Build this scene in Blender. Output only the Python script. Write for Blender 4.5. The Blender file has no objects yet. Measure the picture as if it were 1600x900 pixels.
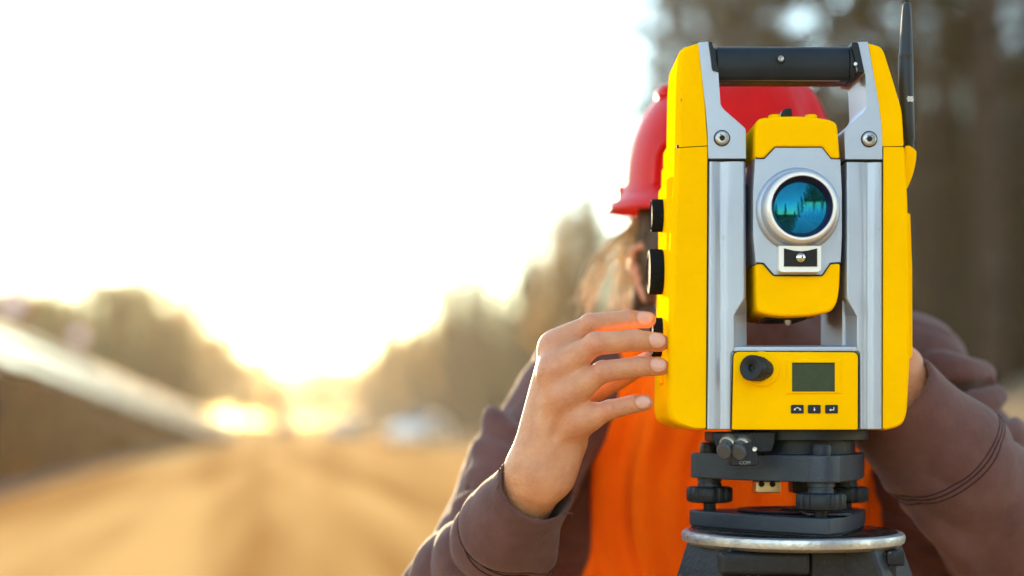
import bpy, bmesh, math, random
import numpy as np
from mathutils import Vector, Matrix, noise as mnoise
scene = bpy.context.scene
COL = scene.collection
R = math.radians
random.seed(7)

# ------------------------------------------------------------------ camera, light, exposure
H = 1.25                     # eye height of the camera above the road
K = 0.4392e-3                # tangent per photo pixel
F0 = 1.2                     # distance to the front of the instrument
HOR = 657                    # photo row of the horizon
cam_d = bpy.data.cameras.new('camera')
cam = bpy.data.objects.new('camera', cam_d); COL.objects.link(cam)
cam.location = (0, 0, H); cam.rotation_euler = (R(90), 0, 0)
cam_d.sensor_width = 36; cam_d.lens = 36 / (1600 * K)
cam_d.shift_y = (HOR - 450) / 1600
cam_d.clip_start = 0.05; cam_d.clip_end = 5000
cam_d.dof.use_dof = True; cam_d.dof.focus_distance = 1.212; cam_d.dof.aperture_fstop = 2.1
cam_d.dof.aperture_blades = 0
scene.camera = cam

SUN_AZ, SUN_EL = -10.5, 8.0    # degrees right of the view axis, above the horizon
world = bpy.data.worlds.new('World'); scene.world = world; world.use_nodes = True
wn = world.node_tree.nodes; wl = world.node_tree.links
bgn = wn['Background']; sky = wn.new('ShaderNodeTexSky'); sky.sky_type = 'NISHITA'; sky.sun_disc = False
sky.sun_elevation = R(SUN_EL); sky.sun_rotation = R(SUN_AZ)
sky.air_density = 1.1; sky.dust_density = 0.02; sky.ozone_density = 1.0; sky.altitude = 100
wl.new(sky.outputs[0], bgn.inputs[0]); bgn.inputs[1].default_value = 0.15
sun_d = bpy.data.lights.new('sun', 'SUN'); sun = bpy.data.objects.new('sun', sun_d); COL.objects.link(sun)
sun_d.energy = 3.6; sun_d.angle = R(0.6); sun_d.color = (1.0, 0.74, 0.42)
sd = Vector((math.sin(R(SUN_AZ)) * math.cos(R(SUN_EL)), math.cos(R(SUN_AZ)) * math.cos(R(SUN_EL)), math.sin(R(SUN_EL))))
sun.rotation_euler = sd.to_track_quat('Z', 'Y').to_euler(); sun.location = (-5, 30, 12)
vs = scene.view_settings
vs.view_transform = 'Standard'; vs.look = 'None'; vs.exposure = 2.72; vs.gamma = 1.0; vs.use_curve_mapping = False
scene.cycles.use_denoising = True
scene.cycles.max_bounces = 6; scene.cycles.diffuse_bounces = 3; scene.cycles.glossy_bounces = 3; scene.cycles.use_light_tree = False
scene.cycles.transmission_bounces = 6; scene.cycles.volume_bounces = 0; scene.cycles.transparent_max_bounces = 8
scene.cycles.caustics_reflective = False; scene.cycles.caustics_refractive = False

# ------------------------------------------------------------------ helpers
def at(px, py, D):
    return Vector(((px - 800) * K * D, D, H + (HOR - py) * K * D))

def mat(name, col, rough=0.5, metal=0.0, col2=None, nscale=20, bump=0.0, bscale=200, rough2=None, sss=0.0,
        sheen=0.0, coat=0.0, spec=0.5, detail=4, ramp=(0.35, 0.65), space='Object', wear=None, wscale=30, wthr=(0.62, 0.7)):
    m = bpy.data.materials.new(name); m.use_nodes = True
    nt = m.node_tree; N = nt.nodes; L = nt.links; b = N['Principled BSDF']
    b.inputs['Base Color'].default_value = (*col, 1); b.inputs['Roughness'].default_value = rough
    b.inputs['Metallic'].default_value = metal; b.inputs['Specular IOR Level'].default_value = spec
    if coat: b.inputs['Coat Weight'].default_value = coat; b.inputs['Coat Roughness'].default_value = 0.12
    if sss:
        b.inputs['Subsurface Weight'].default_value = sss
        b.inputs['Subsurface Radius'].default_value = (1.0, 0.35, 0.2); b.inputs['Subsurface Scale'].default_value = 0.006
    if sheen: b.inputs['Sheen Weight'].default_value = sheen; b.inputs['Sheen Roughness'].default_value = 0.5
    tc = N.new('ShaderNodeTexCoord')
    cout = None
    if col2 is not None:
        n = N.new('ShaderNodeTexNoise'); n.inputs['Scale'].default_value = nscale; n.inputs['Detail'].default_value = detail
        n.inputs['Roughness'].default_value = 0.6
        L.new(tc.outputs[space], n.inputs['Vector'])
        r = N.new('ShaderNodeValToRGB'); e = r.color_ramp.elements
        e[0].position, e[1].position = ramp; e[0].color = (*col, 1); e[1].color = (*col2, 1)
        L.new(n.outputs['Fac'], r.inputs['Fac']); cout = r.outputs['Color']
        if rough2 is not None:
            mr = N.new('ShaderNodeMapRange'); mr.inputs['To Min'].default_value = rough; mr.inputs['To Max'].default_value = rough2
            mr.inputs['From Min'].default_value = ramp[0]; mr.inputs['From Max'].default_value = ramp[1]
            L.new(n.outputs['Fac'], mr.inputs['Value']); L.new(mr.outputs['Result'], b.inputs['Roughness'])
    if wear is not None:
        n2 = N.new('ShaderNodeTexNoise'); n2.inputs['Scale'].default_value = wscale; n2.inputs['Detail'].default_value = 8
        n2.inputs['Roughness'].default_value = 0.75
        L.new(tc.outputs[space], n2.inputs['Vector'])
        r2 = N.new('ShaderNodeValToRGB'); e = r2.color_ramp.elements; e[0].position, e[1].position = wthr
        e[0].color = (0, 0, 0, 1); e[1].color = (1, 1, 1, 1)
        L.new(n2.outputs['Fac'], r2.inputs['Fac'])
        mx = N.new('ShaderNodeMix'); mx.data_type = 'RGBA'
        L.new(r2.outputs['Color'], mx.inputs['Factor'])
        if cout is None: mx.inputs['A'].default_value = (*col, 1)
        else: L.new(cout, mx.inputs['A'])
        mx.inputs['B'].default_value = (*wear, 1); cout = mx.outputs['Result']
    if cout is not None: L.new(cout, b.inputs['Base Color'])
    if bump:
        n3 = N.new('ShaderNodeTexNoise'); n3.inputs['Scale'].default_value = bscale; n3.inputs['Detail'].default_value = 3
        L.new(tc.outputs[space], n3.inputs['Vector'])
        bp = N.new('ShaderNodeBump'); bp.inputs['Strength'].default_value = bump; bp.inputs['Distance'].default_value = 0.002
        L.new(n3.outputs['Fac'], bp.inputs['Height']); L.new(bp.outputs['Normal'], b.inputs['Normal'])
    return m

def root(name, loc, label=None, cat=None, group=None):
    o = bpy.data.objects.new(name, None); COL.objects.link(o); o.location = loc; o.empty_display_size = 0.05
    tag(o, label, cat, group)
    return o

def tag(o, label=None, cat=None, group=None, kind=None):
    if label: o['label'] = label
    if cat: o['category'] = cat
    if group: o['group'] = group
    if kind: o['kind'] = kind
    return o

ORG = {}      # world origin of every object made here (all unrotated while building)
def org(parent):
    p = Vector((0, 0, 0)); q = parent
    while q is not None: p = p + q.location; q = q.parent
    return p

def link(name, me, m, parent=None, bevel=0, seg=2, smooth=True, angle=38, loc=None):
    """mesh given in world coordinates -> object under parent"""
    base = org(parent) if parent else Vector(loc or (0, 0, 0))
    if base.length: me.transform(Matrix.Translation(-base))
    if m is not None: me.materials.append(m)
    o = bpy.data.objects.new(name, me); COL.objects.link(o)
    if parent: o.parent = parent
    elif loc is not None: o.location = loc
    if smooth:
        me.shade_smooth(); me.set_sharp_from_angle(angle=R(angle))
    if bevel:
        b = o.modifiers.new('bevel', 'BEVEL'); b.width = bevel; b.segments = seg; b.limit_method = 'ANGLE'; b.angle_limit = R(30)
        b.use_clamp_overlap = True; b.harden_normals = False
        me.shade_smooth()
        for e in me.edges: e.use_edge_sharp = False
        w = o.modifiers.new('wn', 'WEIGHTED_NORMAL'); w.weight = 80
    return o

def mesh_from(name, V, F):
    me = bpy.data.meshes.new(name); me.from_pydata([tuple(v) for v in V], [], F); me.update(); return me

def bm_mesh(name, bm):
    bmesh.ops.recalc_face_normals(bm, faces=bm.faces)
    me = bpy.data.meshes.new(name); bm.to_mesh(me); bm.free(); return me

def fillet(pts, r, n=5):
    """round the corners of a closed polygon; r a number or list (same units as pts)"""
    out = []; N = len(pts)
    for i in range(N):
        ri = r[i] if isinstance(r, (list, tuple)) else r
        p = Vector(pts[i]); a = Vector(pts[i - 1]); b = Vector(pts[(i + 1) % N])
        if ri <= 0: out.append(tuple(p)); continue
        u = (a - p); v = (b - p); lu, lv = u.length, v.length
        if lu < 1e-9 or lv < 1e-9: out.append(tuple(p)); continue
        u /= lu; v /= lv
        t = min(ri, lu * 0.48, lv * 0.48)
        for k in range(n + 1):
            s = k / n
            q = (p + u * t) * (1 - s) ** 2 + p * 2 * s * (1 - s) + (p + v * t) * s ** 2
            out.append(tuple(q))
    return out

def prism_bm(pts, y0, y1, scale_back=1.0):
    """pts list of (X,Z) world; extruded along Y"""
    bm = bmesh.new()
    f = [bm.verts.new((x, y0, z)) for x, z in pts]
    cx = sum(p[0] for p in pts) / len(pts); cz = sum(p[1] for p in pts) / len(pts)
    b = [bm.verts.new((cx + (x - cx) * scale_back, y1, cz + (z - cz) * scale_back)) for x, z in pts]
    n = len(pts)
    bm.faces.new(f); bm.faces.new(b[::-1])
    for i in range(n): bm.faces.new((f[i], b[i], b[(i + 1) % n], f[(i + 1) % n]))
    return bm

def pxz(pts, D):
    return [((x - 800) * K * D, H + (HOR - y) * K * D) for x, y in pts]

def prism(name, pts, D, depth, m, parent, bevel=0.0012, seg=2, r=0, **kw):
    """outline given in photo pixels on the plane Y = D, extruded back by depth metres"""
    if r: pts = fillet(pts, r)
    return link(name, bm_mesh(name, prism_bm(pxz(pts, D), D, D + depth)), m, parent, bevel, seg, **kw)

def box(name, lo, hi, m, parent=None, bevel=0.001, seg=2, **kw):
    bm = bmesh.new(); bmesh.ops.create_cube(bm, size=1)
    for v in bm.verts:
        for k in range(3): v.co[k] = lo[k] + (v.co[k] + 0.5) * (hi[k] - lo[k])
    return link(name, bm_mesh(name, bm), m, parent, bevel, seg, **kw)

def frame_of(axis):
    a = Vector(axis).normalized(); h = Vector((0, 0, 1)) if abs(a.z) < 0.9 else Vector((1, 0, 0))
    u = a.cross(h).normalized(); w = u.cross(a).normalized()
    return a, u, w

def lathe_mesh(name, prof, o, axis, seg=40, mod=None, caps=True):
    """prof: list of (radius, along); rings about axis from o. mod(angle, i) -> radius factor"""
    a, u, w = frame_of(axis); o = Vector(o); V = []; F = []
    rings = []
    for i, (r, t) in enumerate(prof):
        if r < 1e-6: rings.append([len(V)]); V.append(o + a * t); continue
        ring = []
        for k in range(seg):
            an = 2 * math.pi * k / seg; rr = r * (mod(an, i) if mod else 1)
            ring.append(len(V)); V.append(o + a * t + u * (rr * math.cos(an)) + w * (rr * math.sin(an)))
        rings.append(ring)
    for A, B in zip(rings, rings[1:]):
        if len(A) == 1 and len(B) == 1: continue
        if len(A) == 1: F += [(A[0], B[(k + 1) % seg], B[k]) for k in range(seg)]
        elif len(B) == 1: F += [(A[k], A[(k + 1) % seg], B[0]) for k in range(seg)]
        else: F += [(A[k], A[(k + 1) % seg], B[(k + 1) % seg], B[k]) for k in range(seg)]
    if caps and len(rings[0]) > 1: F.append(tuple(rings[0][::-1]))
    if caps and len(rings[-1]) > 1: F.append(tuple(rings[-1]))
    bm = bmesh.new(); bv = [bm.verts.new(v) for v in V]
    for f in F:
        try: bm.faces.new([bv[i] for i in f])
        except ValueError: pass
    return bm_mesh(name, bm)

def lathe(name, prof, o, axis, m, parent=None, seg=40, mod=None, bevel=0, angle=38, caps=True, **kw):
    return link(name, lathe_mesh(name, prof, o, axis, seg, mod, caps), m, parent, bevel, angle=angle, **kw)

def knurl(n, depth=0.05, duty=0.5):
    def f(an, i): return 1 - depth * (0.5 - 0.5 * math.tanh(4 * math.cos(an * n))) 
    return f

def tube_mesh(name, pts, radii, seg=8, cap=True):
    pts = [Vector(p) for p in pts]; V = []; F = []; n = len(pts)
    prev = None
    for i, p in enumerate(pts):
        d = (pts[min(i + 1, n - 1)] - pts[max(i - 1, 0)]).normalized()
        if prev is None: a, u, w = frame_of(d)
        else:
            u = (prev - d * prev.dot(d)).normalized(); w = u.cross(d) * -1
            w = d.cross(u)
        if prev is None: w = d.cross(u)
        prev = u
        r = radii[i] if isinstance(radii, (list, tuple)) else radii
        for k in range(seg):
            an = 2 * math.pi * k / seg; V.append(p + u * r * math.cos(an) + w * r * math.sin(an))
    for i in range(n - 1):
        for k in range(seg):
            F.append((i * seg + k, i * seg + (k + 1) % seg, (i + 1) * seg + (k + 1) % seg, (i + 1) * seg + k))
    if cap: F.append(tuple(range(seg))[::-1]); F.append(tuple((n - 1) * seg + k for k in range(seg)))
    return V, F

def tube(name, pts, radii, m, parent=None, seg=8, **kw):
    V, F = tube_mesh(name, pts, radii, seg)
    return link(name, mesh_from(name, V, F), m, parent, **kw)

def catmull(pts, n=6):
    P = [Vector(p) for p in pts]; out = []
    for i in range(len(P) - 1):
        p0, p1, p2, p3 = P[max(i - 1, 0)], P[i], P[i + 1], P[min(i + 2, len(P) - 1)]
        for k in range(n):
            t = k / n
            out.append(0.5 * ((2 * p1) + (p2 - p0) * t + (2 * p0 - 5 * p1 + 4 * p2 - p3) * t * t + (3 * p1 - p0 - 3 * p2 + p3) * t ** 3))
    out.append(P[-1]); return out

# ---- implicit surfaces for the body and clothes
class Field:
    def __init__(s, lo, hi, h):
        s.lo = np.array(lo, np.float32); s.h = h
        s.n = np.ceil((np.array(hi) - s.lo) / h).astype(int) + 1
        s.F = np.full(tuple(s.n), 0.5, np.float32)
        s.ax = [s.lo[k] + h * np.arange(s.n[k], dtype=np.float32) for k in range(3)]
    def sub(s, lo, hi):
        i0 = np.clip(np.floor((np.array(lo) - s.lo) / s.h).astype(int), 0, s.n); i1 = np.clip(np.ceil((np.array(hi) - s.lo) / s.h).astype(int) + 1, 0, s.n)
        sl = tuple(slice(a, b) for a, b in zip(i0, i1))
        return sl, s.ax[0][sl[0]][:, None, None], s.ax[1][sl[1]][None, :, None], s.ax[2][sl[2]][None, None, :]
    def put(s, sl, d, k, mode):
        A = s.F[sl]
        if A.size == 0: return
        if mode == 'add':
            if k > 0:
                hh = np.clip(0.5 + 0.5 * (A - d) / k, 0, 1); s.F[sl] = A * (1 - hh) + d * hh - k * hh * (1 - hh)
            else: s.F[sl] = np.minimum(A, d)
        elif mode == 'cut':
            d = -d
            if k > 0:
                hh = np.clip(0.5 - 0.5 * (A - d) / k, 0, 1); s.F[sl] = A * (1 - hh) + d * hh + k * hh * (1 - hh)
            else: s.F[sl] = np.maximum(A, d)
    def cone(s, a, b, ra, rb, k=0.0, mode='add', flat=None, f=1.0):
        a = np.array(a, np.float32); b = np.array(b, np.float32); m = max(ra, rb) * max(1, f) + k + 3 * s.h + 0.01
        sl, x, y, z = s.sub(np.minimum(a, b) - m, np.maximum(a, b) + m)
        ba = b - a; L = float(ba @ ba) + 1e-12
        t = np.clip(((x - a[0]) * ba[0] + (y - a[1]) * ba[1] + (z - a[2]) * ba[2]) / L, 0, 1)
        qx = x - a[0] - t * ba[0]; qy = y - a[1] - t * ba[1]; qz = z - a[2] - t * ba[2]
        q2 = qx * qx + qy * qy + qz * qz
        if flat is not None:
            n = np.array(Vector(flat).normalized(), np.float32); qn = qx * n[0] + qy * n[1] + qz * n[2]
            q2 = q2 + qn * qn * (1 / f ** 2 - 1)
            d = (np.sqrt(q2) - (ra + (rb - ra) * t)) * min(1, (f + 1) / 2)
        else: d = np.sqrt(q2) - (ra + (rb - ra) * t)
        s.put(sl, d.astype(np.float32), k, mode)
    def ell(s, c, r, k=0.0, mode='add', rot=None):
        c = np.array(c, np.float32); r = np.array(r, np.float32); m = float(r.max()) + k + 3 * s.h + 0.01
        sl, x, y, z = s.sub(c - m, c + m); x = x - c[0]; y = y - c[1]; z = z - c[2]
        if rot is not None:
            M = np.array(rot, np.float32)
            x, y, z = (M[0, 0] * x + M[1, 0] * y + M[2, 0] * z, M[0, 1] * x + M[1, 1] * y + M[2, 1] * z, M[0, 2] * x + M[1, 2] * y + M[2, 2] * z)
        k0 = np.sqrt((x / r[0]) ** 2 + (y / r[1]) ** 2 + (z / r[2]) ** 2); k1 = np.sqrt((x / r[0] ** 2) ** 2 + (y / r[1] ** 2) ** 2 + (z / r[2] ** 2) ** 2) + 1e-9
        s.put(sl, (k0 * (k0 - 1) / k1).astype(np.float32), k, mode)
    def chain(s, pts, radii, k=0.0, mode='add', flat=None, f=1.0, kin=None):
        for i in range(len(pts) - 1):
            s.cone(pts[i], pts[i + 1], radii[i], radii[i + 1], k if i == 0 or kin is None else kin, mode, flat, f)
    def half(s, p, n, k=0.0):
        """cut away the side that n points to"""
        n = Vector(n).normalized(); x = s.ax[0][:, None, None]; y = s.ax[1][None, :, None]; z = s.ax[2][None, None, :]
        d = -((x - p[0]) * n[0] + (y - p[1]) * n[1] + (z - p[2]) * n[2])
        s.put((slice(None),) * 3, np.broadcast_to(d, s.F.shape).astype(np.float32), k, 'cut')
    def nets(s, smooth=2):
        Fv = s.F.copy(); Fv[0] = Fv[-1] = 0.5; Fv[:, 0] = Fv[:, -1] = 0.5; Fv[:, :, 0] = Fv[:, :, -1] = 0.5
        S = Fv < 0
        cnt = np.zeros(tuple(s.n - 1), np.int8)
        cor = [(i, j, k) for i in (0, 1) for j in (0, 1) for k in (0, 1)]
        n = s.n
        for i, j, k in cor: cnt += S[i:n[0] - 1 + i, j:n[1] - 1 + j, k:n[2] - 1 + k]
        act = (cnt > 0) & (cnt < 8); I = np.argwhere(act)
        idx = np.full(act.shape, -1, np.int64); idx[act] = np.arange(len(I))
        P = np.zeros((len(I), 3)); C = np.zeros(len(I))
        vals = {c: Fv[I[:, 0] + c[0], I[:, 1] + c[1], I[:, 2] + c[2]] for c in cor}
        for c in cor:
            for ax in range(3):
                if c[ax]: continue
                e = list(c); e[ax] = 1; e = tuple(e); a, b = vals[c], vals[e]; m = (a < 0) != (b < 0)
                t = np.zeros(len(I)); t[m] = a[m] / (a[m] - b[m])
                pt = np.tile(np.array(c, float), (len(I), 1)); pt[:, ax] += t
                P[m] += pt[m]; C[m] += 1
        V = s.lo + (I + P / C[:, None]) * s.h
        quads = []
        for ax in range(3):
            b1, b2 = (ax + 1) % 3, (ax + 2) % 3
            s0 = [slice(1, -1)] * 3; s0[ax] = slice(0, -1); s1 = list(s0); s1[ax] = slice(1, None)
            A = S[tuple(s0)]; B = S[tuple(s1)]; E = np.argwhere(A != B); off = np.ones(3, int); off[ax] = 0
            E0 = E + off; fl = A[tuple(E.T)]
            def ci(d1, d2):
                q = E0.copy(); q[:, b1] += d1; q[:, b2] += d2; return idx[tuple(q.T)]
            q = np.stack([ci(-1, -1), ci(0, -1), ci(0, 0), ci(-1, 0)], 1)
            q[~fl] = q[~fl][:, ::-1]; quads.append(q)
        Q = np.concatenate(quads); Q = Q[(Q >= 0).all(1)]
        V = relax(V, Q, smooth)
        return V, Q

def relax(V, Q, it, f=0.5):
    for _ in range(it):
        acc = np.zeros_like(V); c = np.zeros(len(V))
        for a in range(4):
            b = (a + 1) % 4
            np.add.at(acc, Q[:, a], V[Q[:, b]]); np.add.at(c, Q[:, a], 1); np.add.at(acc, Q[:, b], V[Q[:, a]]); np.add.at(c, Q[:, b], 1)
        c[c == 0] = 1
        V = V * (1 - f) + f * acc / c[:, None]
    return V

def vnormals(V, Q):
    n = np.cross(V[Q[:, 2]] - V[Q[:, 0]], V[Q[:, 3]] - V[Q[:, 1]]); N = np.zeros_like(V)
    for a in range(4): np.add.at(N, Q[:, a], n)
    return N / (np.linalg.norm(N, axis=1, keepdims=True) + 1e-12)

def np_mesh(name, V, Q):
    me = bpy.data.meshes.new(name); me.vertices.add(len(V)); me.vertices.foreach_set('co', np.asarray(V, np.float32).ravel())
    me.loops.add(Q.size); me.loops.foreach_set('vertex_index', Q.astype(np.int32).ravel())
    me.polygons.add(len(Q)); me.polygons.foreach_set('loop_start', (np.arange(len(Q)) * Q.shape[1]).astype(np.int32))
    me.update(calc_edges=True); me.validate(); return me

def attr(me, name, vals):
    a = me.attributes.new(name, 'FLOAT', 'POINT'); a.data.foreach_set('value', np.asarray(vals, np.float32))

# ------------------------------------------------------------------ setting: ground, road, banks
VP = (430 - 800) * K                      # the road runs towards the low sun
def rp(D, w, z=0.0): return Vector((VP * D + w, D, z))

M_ground = mat('dry_ground', (0.28, 0.15, 0.05), 0.95, col2=(0.42, 0.25, 0.09), nscale=0.6, bump=0.6, bscale=6, detail=8, spec=0.0)
M_bank = mat('sand_bank', (0.17, 0.12, 0.075), 0.95, col2=(0.28, 0.20, 0.125), nscale=1.5, bump=0.6, bscale=9, detail=8, spec=0.0)
M_emb = mat('dry_grass_slope', (0.018, 0.011, 0.009), 0.95, col2=(0.17, 0.065, 0.014), nscale=1.3, bump=0.8, bscale=14, detail=9, ramp=(0.50, 0.78), spec=0.0)
M_kerb = mat('kerb_concrete', (0.11, 0.075, 0.065), 0.95, col2=(0.17, 0.125, 0.11), nscale=5, bump=0.4, bscale=60, spec=0.0)

def road_material():
    m = bpy.data.materials.new('sandy_road'); m.use_nodes = True; N = m.node_tree.nodes; L = m.node_tree.links; b = N['Principled BSDF']
    tc = N.new('ShaderNodeTexCoord'); mp = N.new('ShaderNodeMapping'); mp.inputs['Scale'].default_value = (0.75, 0.035, 1)
    L.new(tc.outputs['Object'], mp.inputs['Vector'])
    n1 = N.new('ShaderNodeTexNoise'); n1.inputs['Scale'].default_value = 1.0; n1.inputs['Detail'].default_value = 5
    L.new(mp.outputs['Vector'], n1.inputs['Vector'])
    r = N.new('ShaderNodeValToRGB'); e = r.color_ramp.elements
    e[0].position = 0.40; e[0].color = (0.31, 0.148, 0.042, 1); e[1].position = 0.60; e[1].color = (0.55, 0.315, 0.112, 1)
    L.new(n1.outputs['Fac'], r.inputs['Fac'])
    n2 = N.new('ShaderNodeTexNoise'); n2.inputs['Scale'].default_value = 18; n2.inputs['Detail'].default_value = 8
    L.new(tc.outputs['Object'], n2.inputs['Vector'])
    mx = N.new('ShaderNodeMix'); mx.data_type = 'RGBA'; mx.blend_type = 'OVERLAY'; mx.inputs['Factor'].default_value = 0.35
    L.new(r.outputs['Color'], mx.inputs['A']); L.new(n2.outputs['Color'], mx.inputs['B'])
    bw = N.new('ShaderNodeRGBToBW'); L.new(n2.outputs['Color'], bw.inputs[0])
    L.new(mx.outputs['Result'], b.inputs['Base Color']); b.inputs['Roughness'].default_value = 0.95; b.inputs['Specular IOR Level'].default_value = 0.0
    bp = N.new('ShaderNodeBump'); bp.inputs['Strength'].default_value = 0.5; bp.inputs['Distance'].default_value = 0.02
    L.new(n2.outputs['Fac'], bp.inputs['Height']); L.new(bp.outputs['Normal'], b.inputs['Normal'])
    return m
M_road = road_material()

bm = bmesh.new(); bmesh.ops.create_grid(bm, x_segments=24, y_segments=24, size=700)
tag(link('ground', bm_mesh('ground', bm), M_ground, smooth=False), kind='structure')

# road sheet, its own axis along the driving direction, ruts as shallow real relief
def road():
    ws = np.linspace(-4.2, 9.5, 56); ts = np.concatenate([np.linspace(-25, 60, 90), np.linspace(64, 420, 60)])
    V = []; F = []
    for t in ts:
        for w in ws:
            rut = sum(-0.035 * math.exp(-((w - c - 0.25 * math.sin(t * 0.07 + c)) / 0.28) ** 2) for c in (-1.6, 0.1, 3.2, 4.9))
            ridge = 0.015 * mnoise.noise(Vector((w * 1.2, t * 0.25, 0)))
            V.append((w, t, max(0.004, 0.05 + rut + ridge)))
    n = len(ws)
    for i in range(len(ts) - 1):
        for j in range(n - 1): a = i * n + j; F.append((a, a + 1, a + n + 1, a + n))
    o = link('road', mesh_from('road', V, F), M_road, angle=180); o.rotation_euler.z = math.atan(-VP)
    tag(o, kind='structure')
road()

# left kerb and grass slope with the barrier on top
def lat(D):            # lateral place of the kerb
    s = min(max((D - 42) / 42, 0), 1); return -4.25 + 2.1 * s * s * (3 - 2 * s)
def slope_h(D):
    s = min(max((D - 40) / 42, 0), 1); return 2.6 * (1 - s * s * (3 - 2 * s)) + 0.02
def blat(D):           # lateral place of the barrier
    s = min(max((D - 42) / 42, 0), 1); return -7.4 + 4.9 * s * s * (3 - 2 * s)
Ds = np.linspace(6, 86, 81)
V = []; F = []
for D in Ds:
    c = rp(D, lat(D)); V += [c + Vector((0.0, 0, 0.0)), c + Vector((0, 0, 0.14)), c + Vector((-0.03, 0, 0.17)), c + Vector((-0.32, 0, 0.17)), c + Vector((-0.35, 0, 0.0))]
for i in range(len(Ds) - 1):
    for j in range(4): a = i * 5 + j; F.append((a, a + 5, a + 6, a + 1))
tag(link('kerb', mesh_from('kerb', V, F), M_kerb), kind='structure')
V = []; F = []; NW = 26
for D in Ds:
    h = slope_h(D); c0 = lat(D) - 0.30; c1 = blat(D) + 0.25; c2 = blat(D) - 2.2; c3 = c2 - 6
    for j in range(NW):
        s = j / (NW - 1)
        if s < 0.6: q = s / 0.6; w = c0 + (c1 - c0) * q; z = 0.1 + (h - 0.1) * q ** 1.15
        elif s < 0.75: q = (s - 0.6) / 0.15; w = c1 + (c2 - c1) * q; z = h
        else: q = (s - 0.75) / 0.25; w = c2 + (c3 - c2) * q; z = h * (1 - q) - 0.02
        p = rp(D, w, z); nz = mnoise.noise(Vector((p.x * 0.9, p.y * 0.9, 3))) + 0.6 * mnoise.noise(Vector((p.x * 2.7, p.y * 2.7, 9)))
        p.z += 0.10 * nz * min(1, s * 6) * (1 if s < 0.55 else 0.2) * min(1, h); V.append(p)
for i in range(len(Ds) - 1):
    for j in range(NW - 1): a = i * NW + j; F.append((a, a + NW, a + NW + 1, a + 1))
tag(link('embankment', mesh_from('embankment', V, F), M_emb, angle=180), kind='structure')

# dry grass tufts on the slope, uncountable
M_grass = mat('dry_grass', (0.05, 0.022, 0.008), 0.9, col2=(0.32, 0.12, 0.022), nscale=1.2, spec=0.0)
V = []; F = []
rg = random.Random(3)
for _ in range(2600):
    D = rg.uniform(14, 80); h = slope_h(D); q = rg.random() ** 1.8
    w = lat(D) - 0.35 + (blat(D) + 0.3 - lat(D) + 0.35) * q; z = 0.1 + (h - 0.1) * q ** 1.15
    p = rp(D, w, z - 0.05)
    for b in range(5):
        an = rg.uniform(0, 6.28); L = rg.uniform(0.18, 0.5); t = Vector((math.cos(an), math.sin(an), 0)); s = Vector((-t.y, t.x, 0)) * 0.02
        i = len(V); V += [p - s, p + s, p + t * L * 0.45 + Vector((0, 0, L))]; F.append((i, i + 1, i + 2))
tag(link('roadside_grass', mesh_from('roadside_grass', V, F), M_grass, smooth=False), 'dry orange grass tufts on the slope below the metal barrier', 'grass', kind='stuff')

# sand bank on the right
V = []; F = []; Db = np.linspace(2, 150, 100); NB = 24
def bank_h(D): return 2.05 if D < 24 else 2.05 * max(0.0, 1 - (D - 24) / 70) + 0.03
for D in Db:
    for j in range(NB):
        s = j / (NB - 1); w = 9.2 + s * 26; z = bank_h(D) * min(1, s / 0.16) ** 0.8 + 0.003
        p = rp(D, w, z); p.z += 0.16 * mnoise.noise(Vector((p.x * 0.35, p.y * 0.35, 1))) * min(1, s * 5) * min(1, bank_h(D)); V.append(p)
for i in range(len(Db) - 1):
    for j in range(NB - 1): a = i * NB + j; F.append((a, a + NB, a + NB + 1, a + 1))
tag(link('sand_bank', mesh_from('sand_bank', V, F), M_bank, angle=180), kind='structure')
def ground_z(D, w):
    if w > 9.2 and 2 <= D <= 150: return bank_h(D) * min(1, ((w - 9.2) / 26) / 0.16) ** 0.8
    return 0.0

# ------------------------------------------------------------------ barrier of steel panels
M_steel = mat('galvanised_steel', (0.78, 0.77, 0.74), 0.30, 1.0, col2=(0.66, 0.65, 0.62), nscale=3, rough2=0.42, bump=0.15, bscale=25)
bar = root('guard_barrier', rp(28, blat(28), slope_h(28)), 'long bright steel barrier along the top of the left grass slope', 'barrier')
prof = [(0.0, 0.05), (0.06, 0.2), (0.06, 0.32), (0.0, 0.44), (0.0, 0.56), (0.06, 0.68), (0.06, 0.8), (0.0, 0.92), (0.0, 1.0), (0.05, 1.06), (0.05, 1.2), (-0.03, 1.24)]
D = 16.0
while D < 82:
    D2 = D + 3.9; V = []; F = []; n = len(prof); ss = 6
    for k in range(ss + 1):
        d = D + (D2 - D) * k / ss; c = rp(d, blat(d), slope_h(d))
        tn = (rp(d + 0.5, blat(d + 0.5)) - rp(d - 0.5, blat(d - 0.5))).normalized(); nr = Vector((tn.y, -tn.x, 0))
        for (o_, z_) in prof: V.append(c + nr * o_ + Vector((0, 0, z_)))
    for k in range(ss):
        for j in range(n - 1): a = k * n + j; F.append((a, a + n, a + n + 1, a + 1))
    o = link('panel', mesh_from('panel', V, F), M_steel, bar, angle=50)
    so = o.modifiers.new('solid', 'SOLIDIFY'); so.thickness = 0.012
    c = rp(D, blat(D) - 0.10, slope_h(D) - 0.15)
    box('post', (c.x - 0.05, c.y - 0.05, c.z), (c.x + 0.05, c.y + 0.05, c.z + 1.3), M_steel, bar, bevel=0)
    D = D2 + 0.06

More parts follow.
